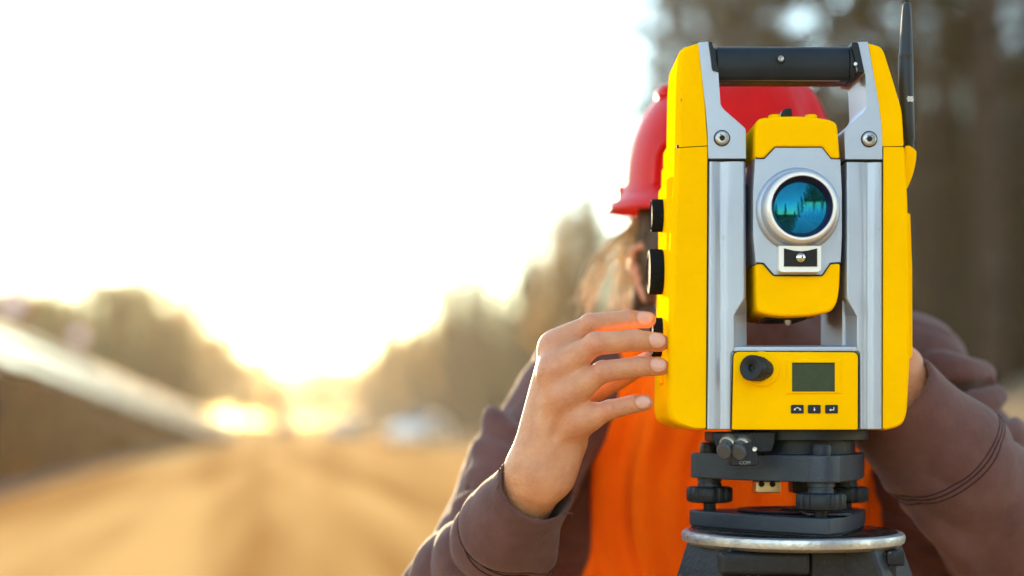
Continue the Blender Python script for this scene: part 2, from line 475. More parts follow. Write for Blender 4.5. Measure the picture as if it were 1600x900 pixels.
# ------------------------------------------------------------------ road signs behind the barrier
M_signred = mat('sign_red', (0.40, 0.06, 0.07), 0.5); M_signwhite = mat('sign_white', (0.6, 0.55, 0.55), 0.5); M_post = mat('sign_post_grey', (0.3, 0.29, 0.29), 0.5, 0.6)
def sign(px, py, D, r, label):
    c = at(px, py, D); zb = 2.4
    t = root('road_sign', (c.x, c.y, zb), label, 'road sign')
    tube('post', [(c.x, c.y + 0.05, zb - 0.2), (c.x, c.y + 0.05, c.z + r * 0.9)], 0.045, M_post, t, 10)
    lathe('plate', [(0, -0.012), (r * 0.97, -0.012), (r, -0.004), (r, 0.01), (0, 0.01)], c, (0, 1, 0), M_signred, t, 32)
    lathe('inner_disc', [(0, -0.004), (r * 0.66, -0.004), (r * 0.66, 0), (0, 0)], c + Vector((0, -0.013, 0)), (0, 1, 0), M_signwhite, t, 32)
sign(20, 474, 42, 0.42, 'round red and white road sign at the left picture edge, the taller one')
sign(122, 527, 58, 0.40, 'smaller round red and white road sign further right behind the barrier')

# ------------------------------------------------------------------ distant cars
M_tyre = mat('tyre_rubber', (0.02, 0.02, 0.02), 0.8); M_rim = mat('wheel_rim', (0.5, 0.5, 0.5), 0.3, 1.0)
M_glass = mat('car_glass', (0.03, 0.04, 0.05), 0.25, 0.0, spec=0.3); M_lampw = mat('headlamp', (0.8, 0.8, 0.78), 0.1); M_lampr = mat('tail_lamp', (0.5, 0.02, 0.02), 0.2)
def car(loc, rz, paint, label):
    t = root('parked_car', (0, 0, 0), label, 'car', 'far vehicles on the road')
    L2 = 2.15; W = 0.86
    side = [(-2.15, 0.35), (-2.18, 0.7), (-2.05, 0.92), (-1.35, 1.02), (-0.6, 1.44), (0.75, 1.46), (1.55, 1.05), (2.05, 0.98), (2.16, 0.7), (2.12, 0.32), (1.75, 0.28), (1.62, 0.55), (1.35, 0.66), (1.08, 0.55), (0.95, 0.28), (-0.95, 0.28), (-1.08, 0.55), (-1.35, 0.66), (-1.62, 0.55), (-1.75, 0.28)]
    bm = bmesh.new(); rings = []
    for yy, sc in ((-W, 0.0), (W, 0.0)):
        rings.append([bm.verts.new((x, (yy * (0.80 if z > 1.2 else 1.0)), z)) for x, z in side])
    a, b = rings; n = len(side); bm.faces.new(a); bm.faces.new(b[::-1])
    for i in range(n): bm.faces.new((a[i], b[i], b[(i + 1) % n], a[(i + 1) % n]))
    link('body', bm_mesh('body', bm), paint, t, 0.05, 3)
    for sgn in (-1, 1):
        for pts in ([(-1.12, 1.06), (-0.56, 1.38), (0.05, 1.40), (0.05, 1.06)], [(0.12, 1.06), (0.12, 1.40), (0.70, 1.39), (1.32, 1.06)]):
            V = [Vector((x, sgn * (W * (1.0 if z < 1.2 else 0.80) + 0.006), z)) for x, z in pts]
            link('window', mesh_from('window', V, [(0, 1, 2, 3)]), M_glass, t, smooth=False)
    for x0, z0, x1, z1, nm in ((-1.30, 1.05, -0.66, 1.42, 'windscreen'), (0.83, 1.42, 1.50, 1.08, 'rear_window')):
        dx = -0.012 if x0 < 0 else 0.012
        def hw(z): return (W * 0.93 if z < 1.2 else W * 0.72)
        V = [Vector((x0 + dx, -hw(z0), z0 + 0.012)), Vector((x0 + dx, hw(z0), z0 + 0.012)), Vector((x1 + dx, hw(z1), z1 + 0.012)), Vector((x1 + dx, -hw(z1), z1 + 0.012))]
        link(nm, mesh_from(nm, V, [(0, 1, 2, 3)]), M_glass, t, smooth=False)
    for x in (-1.35, 1.35):
        for sgn in (-1, 1):
            w = lathe('wheel', [(0, -0.1), (0.26, -0.1), (0.31, -0.07), (0.31, 0.07), (0.26, 0.1), (0, 0.1)], (x, sgn * (W - 0.08), 0.31), (0, 1, 0), M_tyre, t, 24)
            lathe('rim', [(0, -0.012), (0.19, -0.012), (0.2, 0), (0, 0)], (x, sgn * (W + 0.035), 0.31), (0, 1, 0), M_rim, w, 20)
    for sgn in (-1, 1):
        box('headlight', (-2.19, sgn * 0.62 - 0.14, 0.68), (-2.10, sgn * 0.62 + 0.14, 0.82), M_lampw, t, 0.02)
        box('tail_light', (2.08, sgn * 0.66 - 0.12, 0.78), (2.175, sgn * 0.66 + 0.12, 0.94), M_lampr, t, 0.02)
    t.location = loc; t.rotation_euler.z = rz
    return t
M_cw = mat('white_car_paint', (0.75, 0.74, 0.72), 0.6, spec=0.1); M_cg = mat('grey_car_paint', (0.25, 0.25, 0.26), 0.6, 0.0, spec=0.1); M_cr = mat('dull_red_car_paint', (0.36, 0.12, 0.10), 0.6, spec=0.1)
car(rp(70, 7.0, 0.05), R(72), M_cw, 'blurred white car furthest right on the distant road')
car(rp(95, 4.7, 0.05), R(80), M_cg, 'blurred grey car between the white and the red car')
car(rp(120, 0.9, 0.05), R(97), M_cr, 'blurred dull red car nearest the far end of the barrier')

# ------------------------------------------------------------------ trees
M_bark = mat('dark_bark', (0.016, 0.012, 0.011), 0.95, spec=0.0, col2=(0.046, 0.036, 0.033), nscale=6, bump=0.8, bscale=18)
M_need = mat('dark_needles', (0.016, 0.019, 0.009), 0.8, col2=(0.045, 0.038, 0.016), nscale=0.9)
M_olive = mat('olive_needles', (0.10, 0.085, 0.018), 0.7, col2=(0.20, 0.15, 0.036), nscale=0.6)
M_autumn = mat('autumn_leaves', (0.16, 0.09, 0.022), 0.7, col2=(0.34, 0.19, 0.05), nscale=0.7)
for m_, w_ in ((M_need, 0.12), (M_olive, 0.4), (M_autumn, 0.25)):      # leaves let some light through
    N = m_.node_tree.nodes; L = m_.node_tree.links; b = N['Principled BSDF']; tr = N.new('ShaderNodeBsdfTranslucent'); mx = N.new('ShaderNodeMixShader')
    b.inputs['Specular IOR Level'].default_value = 0.05
    src = b.inputs['Base Color'].links[0].from_socket; L.new(src, tr.inputs['Color']); mx.inputs[0].default_value = w_
    L.new(b.outputs[0], mx.inputs[1]); L.new(tr.outputs[0], mx.inputs[2]); L.new(mx.outputs[0], N['Material Output'].inputs['Surface'])

def tree_meshes(kind, seed):
    g = random.Random(seed); TV, TF, CV, CF = [], [], [], []
    def addtube(pts, rad, seg):
        V, F = tube_mesh('t', pts, rad, seg); i = len(TV); TV.extend(V); TF.extend([tuple(q + i for q in f) for f in F])
    def tuft(p, s, n):
        for _ in range(n):
            d = Vector((g.gauss(0, 1), g.gauss(0, 1), g.gauss(0, 0.7))); d.normalize(); e = d.orthogonal().normalized()
            e = (Matrix.Rotation(g.uniform(0, 6.28), 3, d) @ e) * s * g.uniform(0.10, 0.2)
            q = p + Vector((g.gauss(0, 0.5), g.gauss(0, 0.5), g.gauss(0, 0.35))) * s; i = len(CV)
            CV.extend([q - e, q + d * s * g.uniform(0.6, 1.1), q + e, q - d * s * 0.2]); CF.append((i, i + 1, i + 2, i + 3))
    if kind == 'pine': hgt, c0, cr, nb = 17.0, 0.42, 2.6, 46
    elif kind == 'spruce': hgt, c0, cr, nb = 13.0, 0.10, 2.5, 90
    else: hgt, c0, cr, nb = 9.0, 0.22, 3.0, 60
    bend = [Vector((g.gauss(0, 0.12), g.gauss(0, 0.12), 0)) for _ in range(8)]
    tp = [Vector((0, 0, -0.4))] + [Vector((0, 0, hgt * (k + 1) / 8)) + bend[k] * (0.3 if kind != 'leafy' else 1.5) for k in range(8)]
    addtube(tp, [0.24] + [0.22 * (1 - (k + 1) / 8) ** 0.8 + 0.015 for k in range(8)], 8)
    def axis(z):
        k = max(0, min(7.999, z / hgt * 8)); i = int(k); f = k - i; return tp[i].lerp(tp[i + 1], f) if i > 0 else tp[0].lerp(tp[1], f)
    for b in range(nb):
        u = (b + g.random()) / nb; z = hgt * (c0 + (0.985 - c0) * u); an = b * 2.4 + g.uniform(-0.5, 0.5)
        if kind == 'spruce': L = cr * (1 - u) ** 0.85 * g.uniform(0.75, 1.15) + 0.2; up = -0.25 + 0.5 * u
        elif kind == 'pine': L = cr * (math.sin(math.pi * (0.18 + 0.8 * u)) ** 0.7) * g.uniform(0.55, 1.15); up = 0.15 + 0.3 * u
        else: L = cr * math.sin(math.pi * (0.12 + 0.8 * u)) ** 0.6 * g.uniform(0.6, 1.1); up = 0.3 + 0.4 * u
        dr = Vector((math.cos(an), math.sin(an), up)); p0 = axis(z); mid = p0 + dr * L * 0.5 + Vector((0, 0, g.uniform(-0.1, 0.12))); p1 = p0 + dr * L
        addtube([p0, mid, p1], [0.05 * (1.2 - u), 0.03 * (1.2 - u), 0.008], 4)
        if kind == 'spruce':
            m = max(2, int(L / 0.34))
            for q in range(m): tuft(p0.lerp(p1, (q + 0.6) / m) + Vector((0, 0, -0.08)), 0.34, 11)
        elif kind == 'pine':
            for q in range(6): tuft(p0.lerp(p1, 0.35 + 0.13 * q), 0.33, 10)
        else:
            for q in range(7): tuft(mid.lerp(p1, q / 6) + Vector((g.gauss(0, 0.35), g.gauss(0, 0.35), g.gauss(0, 0.3))), 0.34, 12)
    if kind == 'pine':                                   # dead lower twigs
        for b in range(16):
            z = hgt * g.uniform(0.12, 0.42); an = g.uniform(0, 6.28); L = g.uniform(0.4, 1.3); p0 = axis(z)
            addtube([p0, p0 + Vector((math.cos(an), math.sin(an), -0.15)) * L], [0.022, 0.006], 4)
    return mesh_from('trunk', TV, TF), mesh_from('crown', CV, CF)
PROTO = {}
for kind in ('pine', 'spruce', 'leafy'):
    PROTO[kind] = [tree_meshes(kind, 11 * i + len(kind)) for i in range(3)]
    for tm, cm in PROTO[kind]:
        tm.materials.append(M_bark); tm.shade_smooth()
crown_mats = {'pine': M_need, 'spruce': M_olive, 'leafy': M_autumn, 'darkspruce': M_need}
CM = {}
def tree(kind, loc, s, rz, label, group, i, sz=None):
    tm, cm = PROTO['spruce' if kind == 'darkspruce' else kind][i % 3]
    if (kind, i % 3) not in CM:
        c = cm.copy(); c.materials.clear(); c.materials.append(crown_mats[kind]); CM[(kind, i % 3)] = c
    nm = {'pine': 'pine_tree', 'spruce': 'spruce_tree', 'darkspruce': 'spruce_tree', 'leafy': 'autumn_tree'}[kind]
    t = root(nm, loc, label, 'tree', group); t.scale = (s, s, sz or s); t.rotation_euler.z = rz
    for n_, me in (('trunk', tm), ('crown', CM[(kind, i % 3)])):
        o = bpy.data.objects.new(n_, me); COL.objects.link(o); o.parent = t
    return t
g = random.Random(21)
# forest wall right of the road, from beside the instrument away into the haze
i = 0; D = 20.0
while D < 53:
    for row in range(4 if D < 34 else 2):
        w = 13.5 + row * 3.6 + g.uniform(-1.3, 1.3); d = D + g.uniform(-1.6, 1.6); p = rp(d, w); p.z = ground_z(d, w) - 0.05
        kind = 'pine' if row < 2 or g.random() < 0.5 else 'darkspruce'
        tree(kind, p, g.uniform(0.95, 1.2) * (1.0 if kind == 'pine' else 1.25), g.uniform(0, 6.28), 'tall dark conifer in the blurred forest behind the instrument', 'forest trees right of the road', i); i += 1
    D += 3.6
D = 62.0
while D < 215:
    for row in range(2):
        w = 14.0 + row * 4.5 + g.uniform(-1.5, 1.5) + (0 if D > 85 else 1.0); d = D + g.uniform(-2, 2); p = rp(d, w); p.z = ground_z(d, w) - 0.05
        kind = 'leafy' if (row == 0 and g.random() < 0.35) else 'darkspruce'
        tree(kind, p, g.uniform(0.82, 1.08) * (1.04 if D < 88 else 1.0), g.uniform(0, 6.28), 'blurred conifer or brown tree in the wood between road and person' , 'trees in the wood between the road and the person', i); i += 1
    D += 5.2
# deeper wood that closes the view behind the front trunks
for k in range(44):
    px_ = 1010 + 640 * (k + g.random()) / 44; d = g.uniform(50, 84); w = (px_ - 430) * K * d; p = rp(d, w); p.z = ground_z(d, w) - 0.05
    tree('darkspruce', p, g.uniform(1.05, 1.4) if px_ > 1330 else g.uniform(0.85, 1.1), g.uniform(0, 6.28), 'dense dark spruce in the deep wood behind the forest front', 'deep wood behind the front trunks', k)
for k in range(26):
    px_ = 1650 + 700 * (k + g.random()) / 26; d = g.uniform(26, 52); w = (px_ - 430) * K * d; p = rp(d, w); p.z = (ground_z(d, w) if w < 35 else 0) - 0.05
    tree('darkspruce', p, g.uniform(1.0, 1.35), g.uniform(0, 6.28), 'dense dark spruce in the deep wood behind the forest front', 'deep wood behind the front trunks', k)
# left trees behind the barrier
for k in range(40):
    px = -30 + k * 8.6 + g.uniform(-8, 8); d = g.uniform(92, 128)
    top = 462 - 30 * math.exp(-((px - 195) / 40) ** 2) + g.uniform(-8, 14) + (max(0, px - 240) * 1.1)
    c = at(px, HOR, d); hgt = (HOR - top) * K * d + H
    t = tree('spruce' if g.random() < 0.8 else 'leafy', (c.x, d, -0.05), 1.0, g.uniform(0, 6.28), 'olive tree in the hazy grove behind the left barrier', 'hazy grove left of the road', k, 1.0)
    s = hgt / (13.0 if t.name.startswith('spruce') else 9.0); t.scale = (s, s, s)
for k in range(9):
    px = 300 + k * 17 + g.uniform(-6, 6); d = g.uniform(150, 210); c = at(px, HOR, d); s = (1.55 - 0.12 * k) * g.uniform(0.75, 1.15)
    tree('leafy', (c.x, d, -0.05), s, g.uniform(0, 6.28), 'low golden tree glowing near the sun at the road end', 'golden trees at the end of the road', k)
for k in range(22):  # added trees stand in for haze, dimming the bright gap over the road
    px_ = 425 + k * 10.5 + g.uniform(-5, 5); d = g.uniform(300, 390); c = at(px_, HOR, d)
    tree('leafy' if k % 3 else 'spruce', (c.x, d, -0.05), g.uniform(0.9, 1.5), g.uniform(0, 6.28), 'tiny tree added on the far horizon to close the bright gap over the road', 'added tree line at the horizon', k)
# the woods behind the camera, seen only as the dark shapes mirrored in the telescope lens
for k in range(18):
    an = R(4 + k * 4.6 if k < 11 else -70 + (k - 11) * 10.5); d = (17 if k < 11 else 28) + 4 * g.random()
    sc_ = min(1.3, 0.30 + 0.17 * k) * g.uniform(0.85, 1.15) if k < 11 else g.uniform(0.45, 0.75)
    tree('darkspruce', (math.sin(an) * d, -math.cos(an) * d, -0.05), sc_, g.uniform(0, 6.28), 'dark spruce behind the photographer, mirrored in the telescope lens', 'trees mirrored in the lens', k)

# ------------------------------------------------------------------ instrument materials
M_yel = mat('yellow_paint', (0.95, 0.505, 0.0006), 0.6, spec=0.0, col2=(0.90, 0.470, 0.0006), nscale=14, bump=0.10, bscale=900, wear=(0.30, 0.18, 0.03), wscale=60, wthr=(0.705, 0.75))
M_sil = mat('silver_paint', (0.39, 0.435, 0.53), 0.42, 0.55, col2=(0.35, 0.39, 0.48), nscale=9, bump=0.12, bscale=1400, wear=(0.17, 0.175, 0.18), wscale=42, wthr=(0.65, 0.76))
M_ring = mat('bright_ring', (0.74, 0.73, 0.74), 0.35, 0.3)
M_dark = mat('charcoal_plastic', (0.009, 0.012, 0.017), 0.42, spec=0.22, col2=(0.014, 0.018, 0.025), nscale=30, bump=0.12, bscale=1200)
M_blk = mat('black_rubber', (0.012, 0.013, 0.016), 0.55, bump=0.1, bscale=900)
M_knob = mat('knob_rubber', (0.010, 0.012, 0.015), 0.8, spec=0.02, bump=0.1, bscale=900)
M_gap = mat('seam_black', (0.006, 0.006, 0.007), 0.8)
M_castalu = mat('charcoal_castmetal', (0.030, 0.040, 0.058), 0.40, 0.35, spec=0.25, col2=(0.040, 0.052, 0.074), nscale=25, bump=0.25, bscale=800, wear=(0.12, 0.12, 0.12), wscale=70, wthr=(0.70, 0.76))
M_bolt = mat('bolt_steel', (0.48, 0.48, 0.49), 0.40, 0.9, col2=(0.30, 0.29, 0.29), nscale=120)
M_gold = mat('bare_brass', (0.62, 0.53, 0.36), 0.35, 0.8, col2=(0.5, 0.42, 0.28), nscale=60)
M_lcd = mat('display_glass', (0.030, 0.046, 0.022), 0.35, spec=0.25, col2=(0.036, 0.054, 0.027), nscale=300)
M_icon = mat('white_print', (0.75, 0.75, 0.75), 0.5)
M_worn = mat('worn_alu', (0.52, 0.52, 0.53), 0.38, 0.85, col2=(0.30, 0.30, 0.31), nscale=40, bump=0.3, bscale=300, rough2=0.6, wear=(0.08, 0.08, 0.09), wscale=90, wthr=(0.60, 0.68))
M_plate = mat('polished_plate', (0.10, 0.095, 0.10), 0.16, 0.9, col2=(0.07, 0.065, 0.07), nscale=30, rough2=0.3)
M_oldblk = mat('scuffed_black', (0.009, 0.009, 0.012), 0.5, spec=0.3, col2=(0.015, 0.015, 0.019), nscale=30, bump=0.3, bscale=200, wear=(0.22, 0.21, 0.22), wscale=80, wthr=(0.62, 0.74))

def glass_lens():
    m = bpy.data.materials.new('coated_lens'); m.use_nodes = True; N = m.node_tree.nodes; L = m.node_tree.links; N.remove(N['Principled BSDF'])
    g_ = N.new('ShaderNodeBsdfGlossy'); g_.inputs['Color'].default_value = (0.012, 0.17, 0.28, 1); g_.inputs['Roughness'].default_value = 0.01
    t_ = N.new('ShaderNodeBsdfTransparent'); t_.inputs['Color'].default_value = (0.9, 0.95, 1, 1); mx = N.new('ShaderNodeMixShader'); mx.inputs[0].default_value = 0.4
    L.new(t_.outputs[0], mx.inputs[1]); L.new(g_.outputs[0], mx.inputs[2]); L.new(mx.outputs[0], N['Material Output'].inputs['Surface']); return m
M_lens = glass_lens()
M_lens2 = mat('coated_inner', (0.012, 0.17, 0.27), 0.02, 1.0)

# ------------------------------------------------------------------ tripod
CX, CY = 0.243, 1.265                       # vertical axis of the instrument
def zpx(py, D): return H + (HOR - py) * K * D
z_disc = H - 0.0955
tri = root('tripod', (CX, CY, 0), 'black surveying tripod with worn round metal head under the instrument', 'tripod')
hd = lathe('head_plate', [(0, 0), (0.0925, 0.0), (0.0945, -0.0012), (0.0955, -0.004), (0.0945, -0.0085), (0.090, -0.0115), (0, -0.0115)], (CX, CY, z_disc), (0, 0, 1), M_worn, tri, 72)
lathe('bearing_face', [(0.0, 0.0008), (0.088, 0.0008), (0.0895, 0.0), (0, 0)], (CX, CY, z_disc + 0.0004), (0, 0, 1), M_plate, hd, 72)
# hub below the plate
lathe('hub', [(0, -0.0118), (0.058, -0.0118), (0.058, -0.03), (0.0, -0.03)], (CX, CY, z_disc), (0, 0, 1), M_oldblk, tri, 8)
lathe('clamp_ring', [(0, -0.0305), (0.056, -0.0305), (0.060, -0.034), (0.060, -0.062), (0, -0.062)], (CX, CY, z_disc), (0, 0, 1), M_oldblk, tri, 10)
# front collar pieces seen below the rim
fy = CY - 0.075
box('collar', (0.1700 + 0.0, fy, z_disc - 0.0315), (0.2440, fy + 0.05, z_disc - 0.0125), M_oldblk, tri, 0.004, 3)
box('collar', (0.1710, fy + 0.001, z_disc - 0.056), (0.2432, fy + 0.05, z_disc - 0.0330), M_oldblk, tri, 0.004, 3)
box('hinge_block', (0.246, fy + 0.012, z_disc - 0.060), (0.318, fy + 0.07, z_disc - 0.0125), M_oldblk, tri, 0.003, 2)
box('hinge_plate', (0.3085, fy + 0.010, z_disc - 0.0245), (0.324, fy + 0.055, z_disc - 0.0122), M_oldblk, tri, 0.002, 2)
for an in (205, 325, 90):                   # three legs to the ground
    d = Vector((math.cos(R(an)), math.sin(R(an)), 0)); sdn = Vector((-d.y, d.x, 0))
    top = Vector((CX, CY, z_disc - 0.028)) + d * 0.066; foot = Vector((CX, CY, 0.0)) + d * 0.60
    ax = (foot - top).normalized(); up = ax.cross(sdn).normalized()
    def bar3(name, a, b, w, h, m, par):
        V = []
        for p in (a, b):
            for s1, s2 in ((-1, -1), (1, -1), (1, 1), (-1, 1)): V.append(p + sdn * (s1 * w) + up * (s2 * h))
        F = [(0, 1, 2, 3), (7, 6, 5, 4)] + [(i, i + 4, (i + 1) % 4 + 4, (i + 1) % 4) for i in range(4)]
        bm = bmesh.new(); bv = [bm.verts.new(v) for v in V]; [bm.faces.new([bv[i] for i in f]) for f in F]
        return link(name, bm_mesh(name, bm), m, par, 0.003, 2)
    leg = bar3('leg', top - ax * 0.012, top + ax * 0.55, 0.027, 0.017, M_oldblk, tri)
    mid = top + ax * 0.50
    bar3('lower_leg', mid, foot - ax * 0.02, 0.017, 0.011, M_gold, leg)
    bar3('clamp', mid + ax * 0.03, mid + ax * 0.10, 0.033, 0.023, M_dark, leg)
    bar3('hinge_cap', top - ax * 0.016 + up * 0.004, top + ax * 0.03, 0.034, 0.023, M_oldblk, leg)

# ------------------------------------------------------------------ tribrach
tb = root('tribrach', (CX, CY, z_disc + 0.0014), 'charcoal levelling base with knurled foot screws clamped between instrument and tripod', 'levelling base')
sc = [Vector((CX + 0.072 * math.cos(R(a)), CY + 0.072 * math.sin(R(a)), 0)) for a in (-82, 38, 162)]
def rounded_tri(rr, bulge, n=9, cham=False):
    pts = []
    for i in range(3):
        c = sc[i]; an0 = math.atan2(c.y - CY, c.x - CX)
        for k in range(n):
            a = an0 + R(-72 + 144 * k / (n - 1)); pts.append((c.x + rr * math.cos(a), c.y + rr * math.sin(a)))
        nx = sc[(i + 1) % 3]; m = (c + nx) / 2; o = (m - Vector((CX, CY, 0))); o.normalize()
        for f in (0.32, 0.5, 0.68):
            q = c.lerp(nx, f) + o * (rr * 0.78 + bulge * (1 - (2 * f - 1) ** 2)); pts.append((q.x, q.y))
    return pts
def zprism(name, pts, z0, z1, m, par, bevel=0.001, seg=2):
    bm = bmesh.new(); a = [bm.verts.new((x, y, z0)) for x, y in pts]; b = [bm.verts.new((x, y, z1)) for x, y in pts]; n = len(pts)
    bm.faces.new(a[::-1]); bm.faces.new(b)
    for i in range(n): bm.faces.new((a[i], a[(i + 1) % n], b[(i + 1) % n], b[i]))
    return link(name, bm_mesh(name, bm), m, par, bevel, seg)
zt1, zt0 = H - 0.0285, H - 0.0505
zprism('top_plate', rounded_tri(0.0165, 0.010), zt0, zt1, M_castalu, tb, 0.0012)
bz1, bz0 = H - 0.0790, z_disc + 0.0028
pts = rounded_tri(0.0185, 0.006, 3)
zprism('base_plate', pts, bz0, bz1, M_castalu, tb, 0.0015)
zprism('base_pad', rounded_tri(0.0165, 0.005, 5), z_disc + 0.0014, bz0 - 0.0001, M_gap, tb, 0)
lathe('spring_plate', [(0, 0.0), (0.046, 0.0), (0.048, 0.001), (0.047, 0.002), (0.036, 0.0024), (0.034, 0.0012), (0.012, 0.0012), (0.01, 0.003), (0, 0.003)], (CX, CY, bz1 + 0.0002), (0, 0, 1), M_dark, tb, 56)
for i, s_ in enumerate(sc):
    b = Vector((s_.x, s_.y, 0)); dz = 0.0 if i != 2 else 0.001
    kz = H - 0.0665 + dz
    kn = lathe('foot_screw', [(0, 0.0), (0.0165, 0.0), (0.0195, 0.0012), (0.0203, 0.003), (0.0203, 0.0115), (0.0195, 0.0132), (0.0165, 0.0142), (0.0, 0.0142)], (b.x, b.y, kz - 0.0068), (0, 0, 1), M_dark, tb, 120,
               mod=lambda an, i_: 1.0 if i_ in (0, 1, 6, 7) else (1 - 0.07 * (0.5 + 0.5 * math.tanh(5 * (math.cos(an * 15) - 0.1))) * (1 if (math.sin(an * 3 + 0.6) > -0.55) else 0)), angle=30)
    lathe('collar', [(0, 0), (0.0105, 0), (0.0105, 0.003), (0.0098, 0.0032), (0.0098, 0.0045), (0.0108, 0.0048), (0.0108, 0.0105), (0, 0.0105)], (b.x, b.y, kz + 0.0074), (0, 0, 1), M_castalu, kn, 40)
    lathe('spindle', [(0, -0.010), (0.0045, -0.010), (0.0055, -0.0065), (0.0055, 0.0), (0, 0.0)], (b.x, b.y, kz - 0.0068), (0, 0, 1), M_dark, kn, 24)
    lathe('screw_cap', [(0, 0), (0.0085, 0), (0.0085, 0.006), (0.0075, 0.0085), (0.006, 0.0093), (0, 0.0093)], (b.x, b.y, zt1 + 0.0001), (0, 0, 1), M_dark, tb, 32)
# locking lug with two screws under the plate, and the foot plate flat
lug = box('level_clamp', at(1181, 752, 1.262), at(1220, 752, 1.262) + Vector((0, 0.022, -0.0100)), M_gold, tb, 0.001)
for px in (1190, 1207):
    c = at(px, 756.5, 1.2615); lathe('screw', [(0, -0.0004), (0.0021, -0.0004), (0.0026, 0.0), (0.0026, 0.001), (0, 0.001)], c, (0, 1, 0), M_gap, lug, 20)
box('lock_knob', (CX + 0.005, CY + 0.02, zt0 - 0.014), (CX + 0.030, CY + 0.045, zt0 - 0.0002), M_dark, tb, 0.002)
box('flange', at(1262, 806, 1.1925) + Vector((0, 0, 0)), at(1330, 806, 1.1925) + Vector((0, 0.035, 0.0022)), M_castalu, tb, 0.0006)

# ------------------------------------------------------------------ total station
ts = root('total_station', (CX, CY, H - 0.0283), 'yellow and silver surveying total station with black carrying handle on the tripod', 'total station')
# base below the body
lathe('base_ring', [(0, 0), (0.0585, 0), (0.0585, 0.0085), (0.0505, 0.0088), (0, 0.0088)], (CX + 0.006, CY, H - 0.0162), (0, 0, 1), M_dark, ts, 64)
lathe('base_neck', [(0, 0), (0.047, 0), (0.047, 0.0118), (0, 0.0118)], (CX + 0.006, CY, H - 0.0282), (0, 0, 1), M_dark, ts, 64)
# ---- silver yoke (front frame). outline with the opening, one polygon walking round the U
yoke = [(1106, 251.5), (1165, 251.5), (1166, 466), (1150, 492), (1150, 543), (1337, 543), (1337, 494), (1320, 466), (1321, 252.5), (1379, 252.5), (1379, 671), (1104, 671)]
D0 = 1.203
yk = prism('yoke', yoke, D0, 0.095, M_sil, ts, 0.0010, 2)
# shallow chamfered pocket edges at the foot of the opening
def facet(name, pts3, m, par, back=0.004):
    """solid from a list of 3D front points, pushed back in Y to a common plane"""
    yb = max(p.y for p in pts3) + back
    bm = bmesh.new(); a = [bm.verts.new(p) for p in pts3]; b = [bm.verts.new((p.x, yb, p.z)) for p in pts3]; n = len(a)
    bm.faces.new(a); bm.faces.new(b[::-1])
    for i in range(n): bm.faces.new((a[i], b[i], b[(i + 1) % n], a[(i + 1) % n]))
    return link(name, bm_mesh(name, bm), m, par, 0, smooth=False)
Dp = D0 - 0.0035
# front skins of the pillars: a soft vertical valley, slanted lower inner corner
def skin(rows, valley, sgn):
    """rows: (py, x_outer, x_inner)"""
    NC = 33; V = []; F = []
    R_ = []
    for i in range(len(rows) - 1):
        a, b = rows[i], rows[i + 1]; m_ = max(1, int((b[0] - a[0]) / 12))
        for k in range(m_): t = k / m_; R_.append(tuple(a[q] + (b[q] - a[q]) * t for q in range(3)))
    R_.append(rows[-1])
    for (py, xa, xb) in R_:
        w0 = 5.0 + 3.5 * math.exp(-((py - 252) / 60.0) ** 2)
        for c in range(NC):
            u = c / (NC - 1); x_ = xa + (xb - xa) * u
            e = min(u, 1 - u) * abs(xb - xa); edge = 0.0008 * max(0, 1 - e / 1.6) ** 2
            dep = 0.0016 * math.exp(-((x_ - valley) / w0) ** 2) + edge
            V.append((at(x_, 0, Dp).x, Dp + dep, zpx(py, Dp)))
    nr = len(R_)
    for i in range(nr - 1):
        for c in range(NC - 1): a = i * NC + c; F.append((a, a + 1, a + NC + 1, a + NC))
    # skirt back to the yoke
    loop = [c for c in range(NC)] + [i * NC + NC - 1 for i in range(1, nr)] + [(nr - 1) * NC + c for c in range(NC - 2, -1, -1)] + [i * NC for i in range(nr - 2, 0, -1)]
    b0 = len(V)
    for q in loop: V.append((V[q][0], Dp + 0.0060, V[q][2]))
    for k in range(len(loop)): k2 = (k + 1) % len(loop); F.append((loop[k], loop[k2], b0 + k2, b0 + k))
    bm = bmesh.new(); bv = [bm.verts.new(v) for v in V]; [bm.faces.new([bv[i] for i in f]) for f in F]
    return link('pillar_skin', bm_mesh('pillar_skin', bm), M_sil, yk, angle=50)
skin([(252.5, 1108.5, 1164), (466, 1107, 1164.5), (492, 1107, 1148), (546, 1106.5, 1148), (552, 1106.5, 1143), (670, 1105, 1142)], 1126, -1)
skin([(253.5, 1377.8, 1322.5), (467, 1377.8, 1322.5), (494, 1377.8, 1338.5), (546, 1377.8, 1338.5), (552, 1377.8, 1343.5), (670, 1377.8, 1344)], 1356, 1)
def slope(pts):
    """pts: front edge then back edge points (px, py, D)"""
    V = [at(*p) for p in pts]
    return link('opening_chamfer', mesh_from('opening_chamfer', V, [tuple(range(len(V)))]), M_sil, yk, smooth=False)
slope([(1164, 466.5, Dp + 0.001), (1148, 492, Dp + 0.001), (1166.5, 492, D0 + 0.010), (1167, 468, D0 + 0.004)]); slope([(1148, 492, Dp + 0.001), (1148, 543, Dp + 0.001), (1166.5, 540, D0 + 0.010), (1166.5, 492, D0 + 0.010)])
slope([(1322.5, 467, Dp + 0.001), (1321, 470, D0 + 0.004), (1321, 494, D0 + 0.010), (1338.5, 494, Dp + 0.001)]); slope([(1338.5, 494, Dp + 0.001), (1321, 494, D0 + 0.010), (1321, 540, D0 + 0.010), (1338.5, 543, Dp + 0.001)])
slope([(1148, 542, Dp + 0.001), (1338.5, 542, Dp + 0.001), (1321, 539.5, D0 + 0.010), (1166.5, 539.5, D0 + 0.010)])
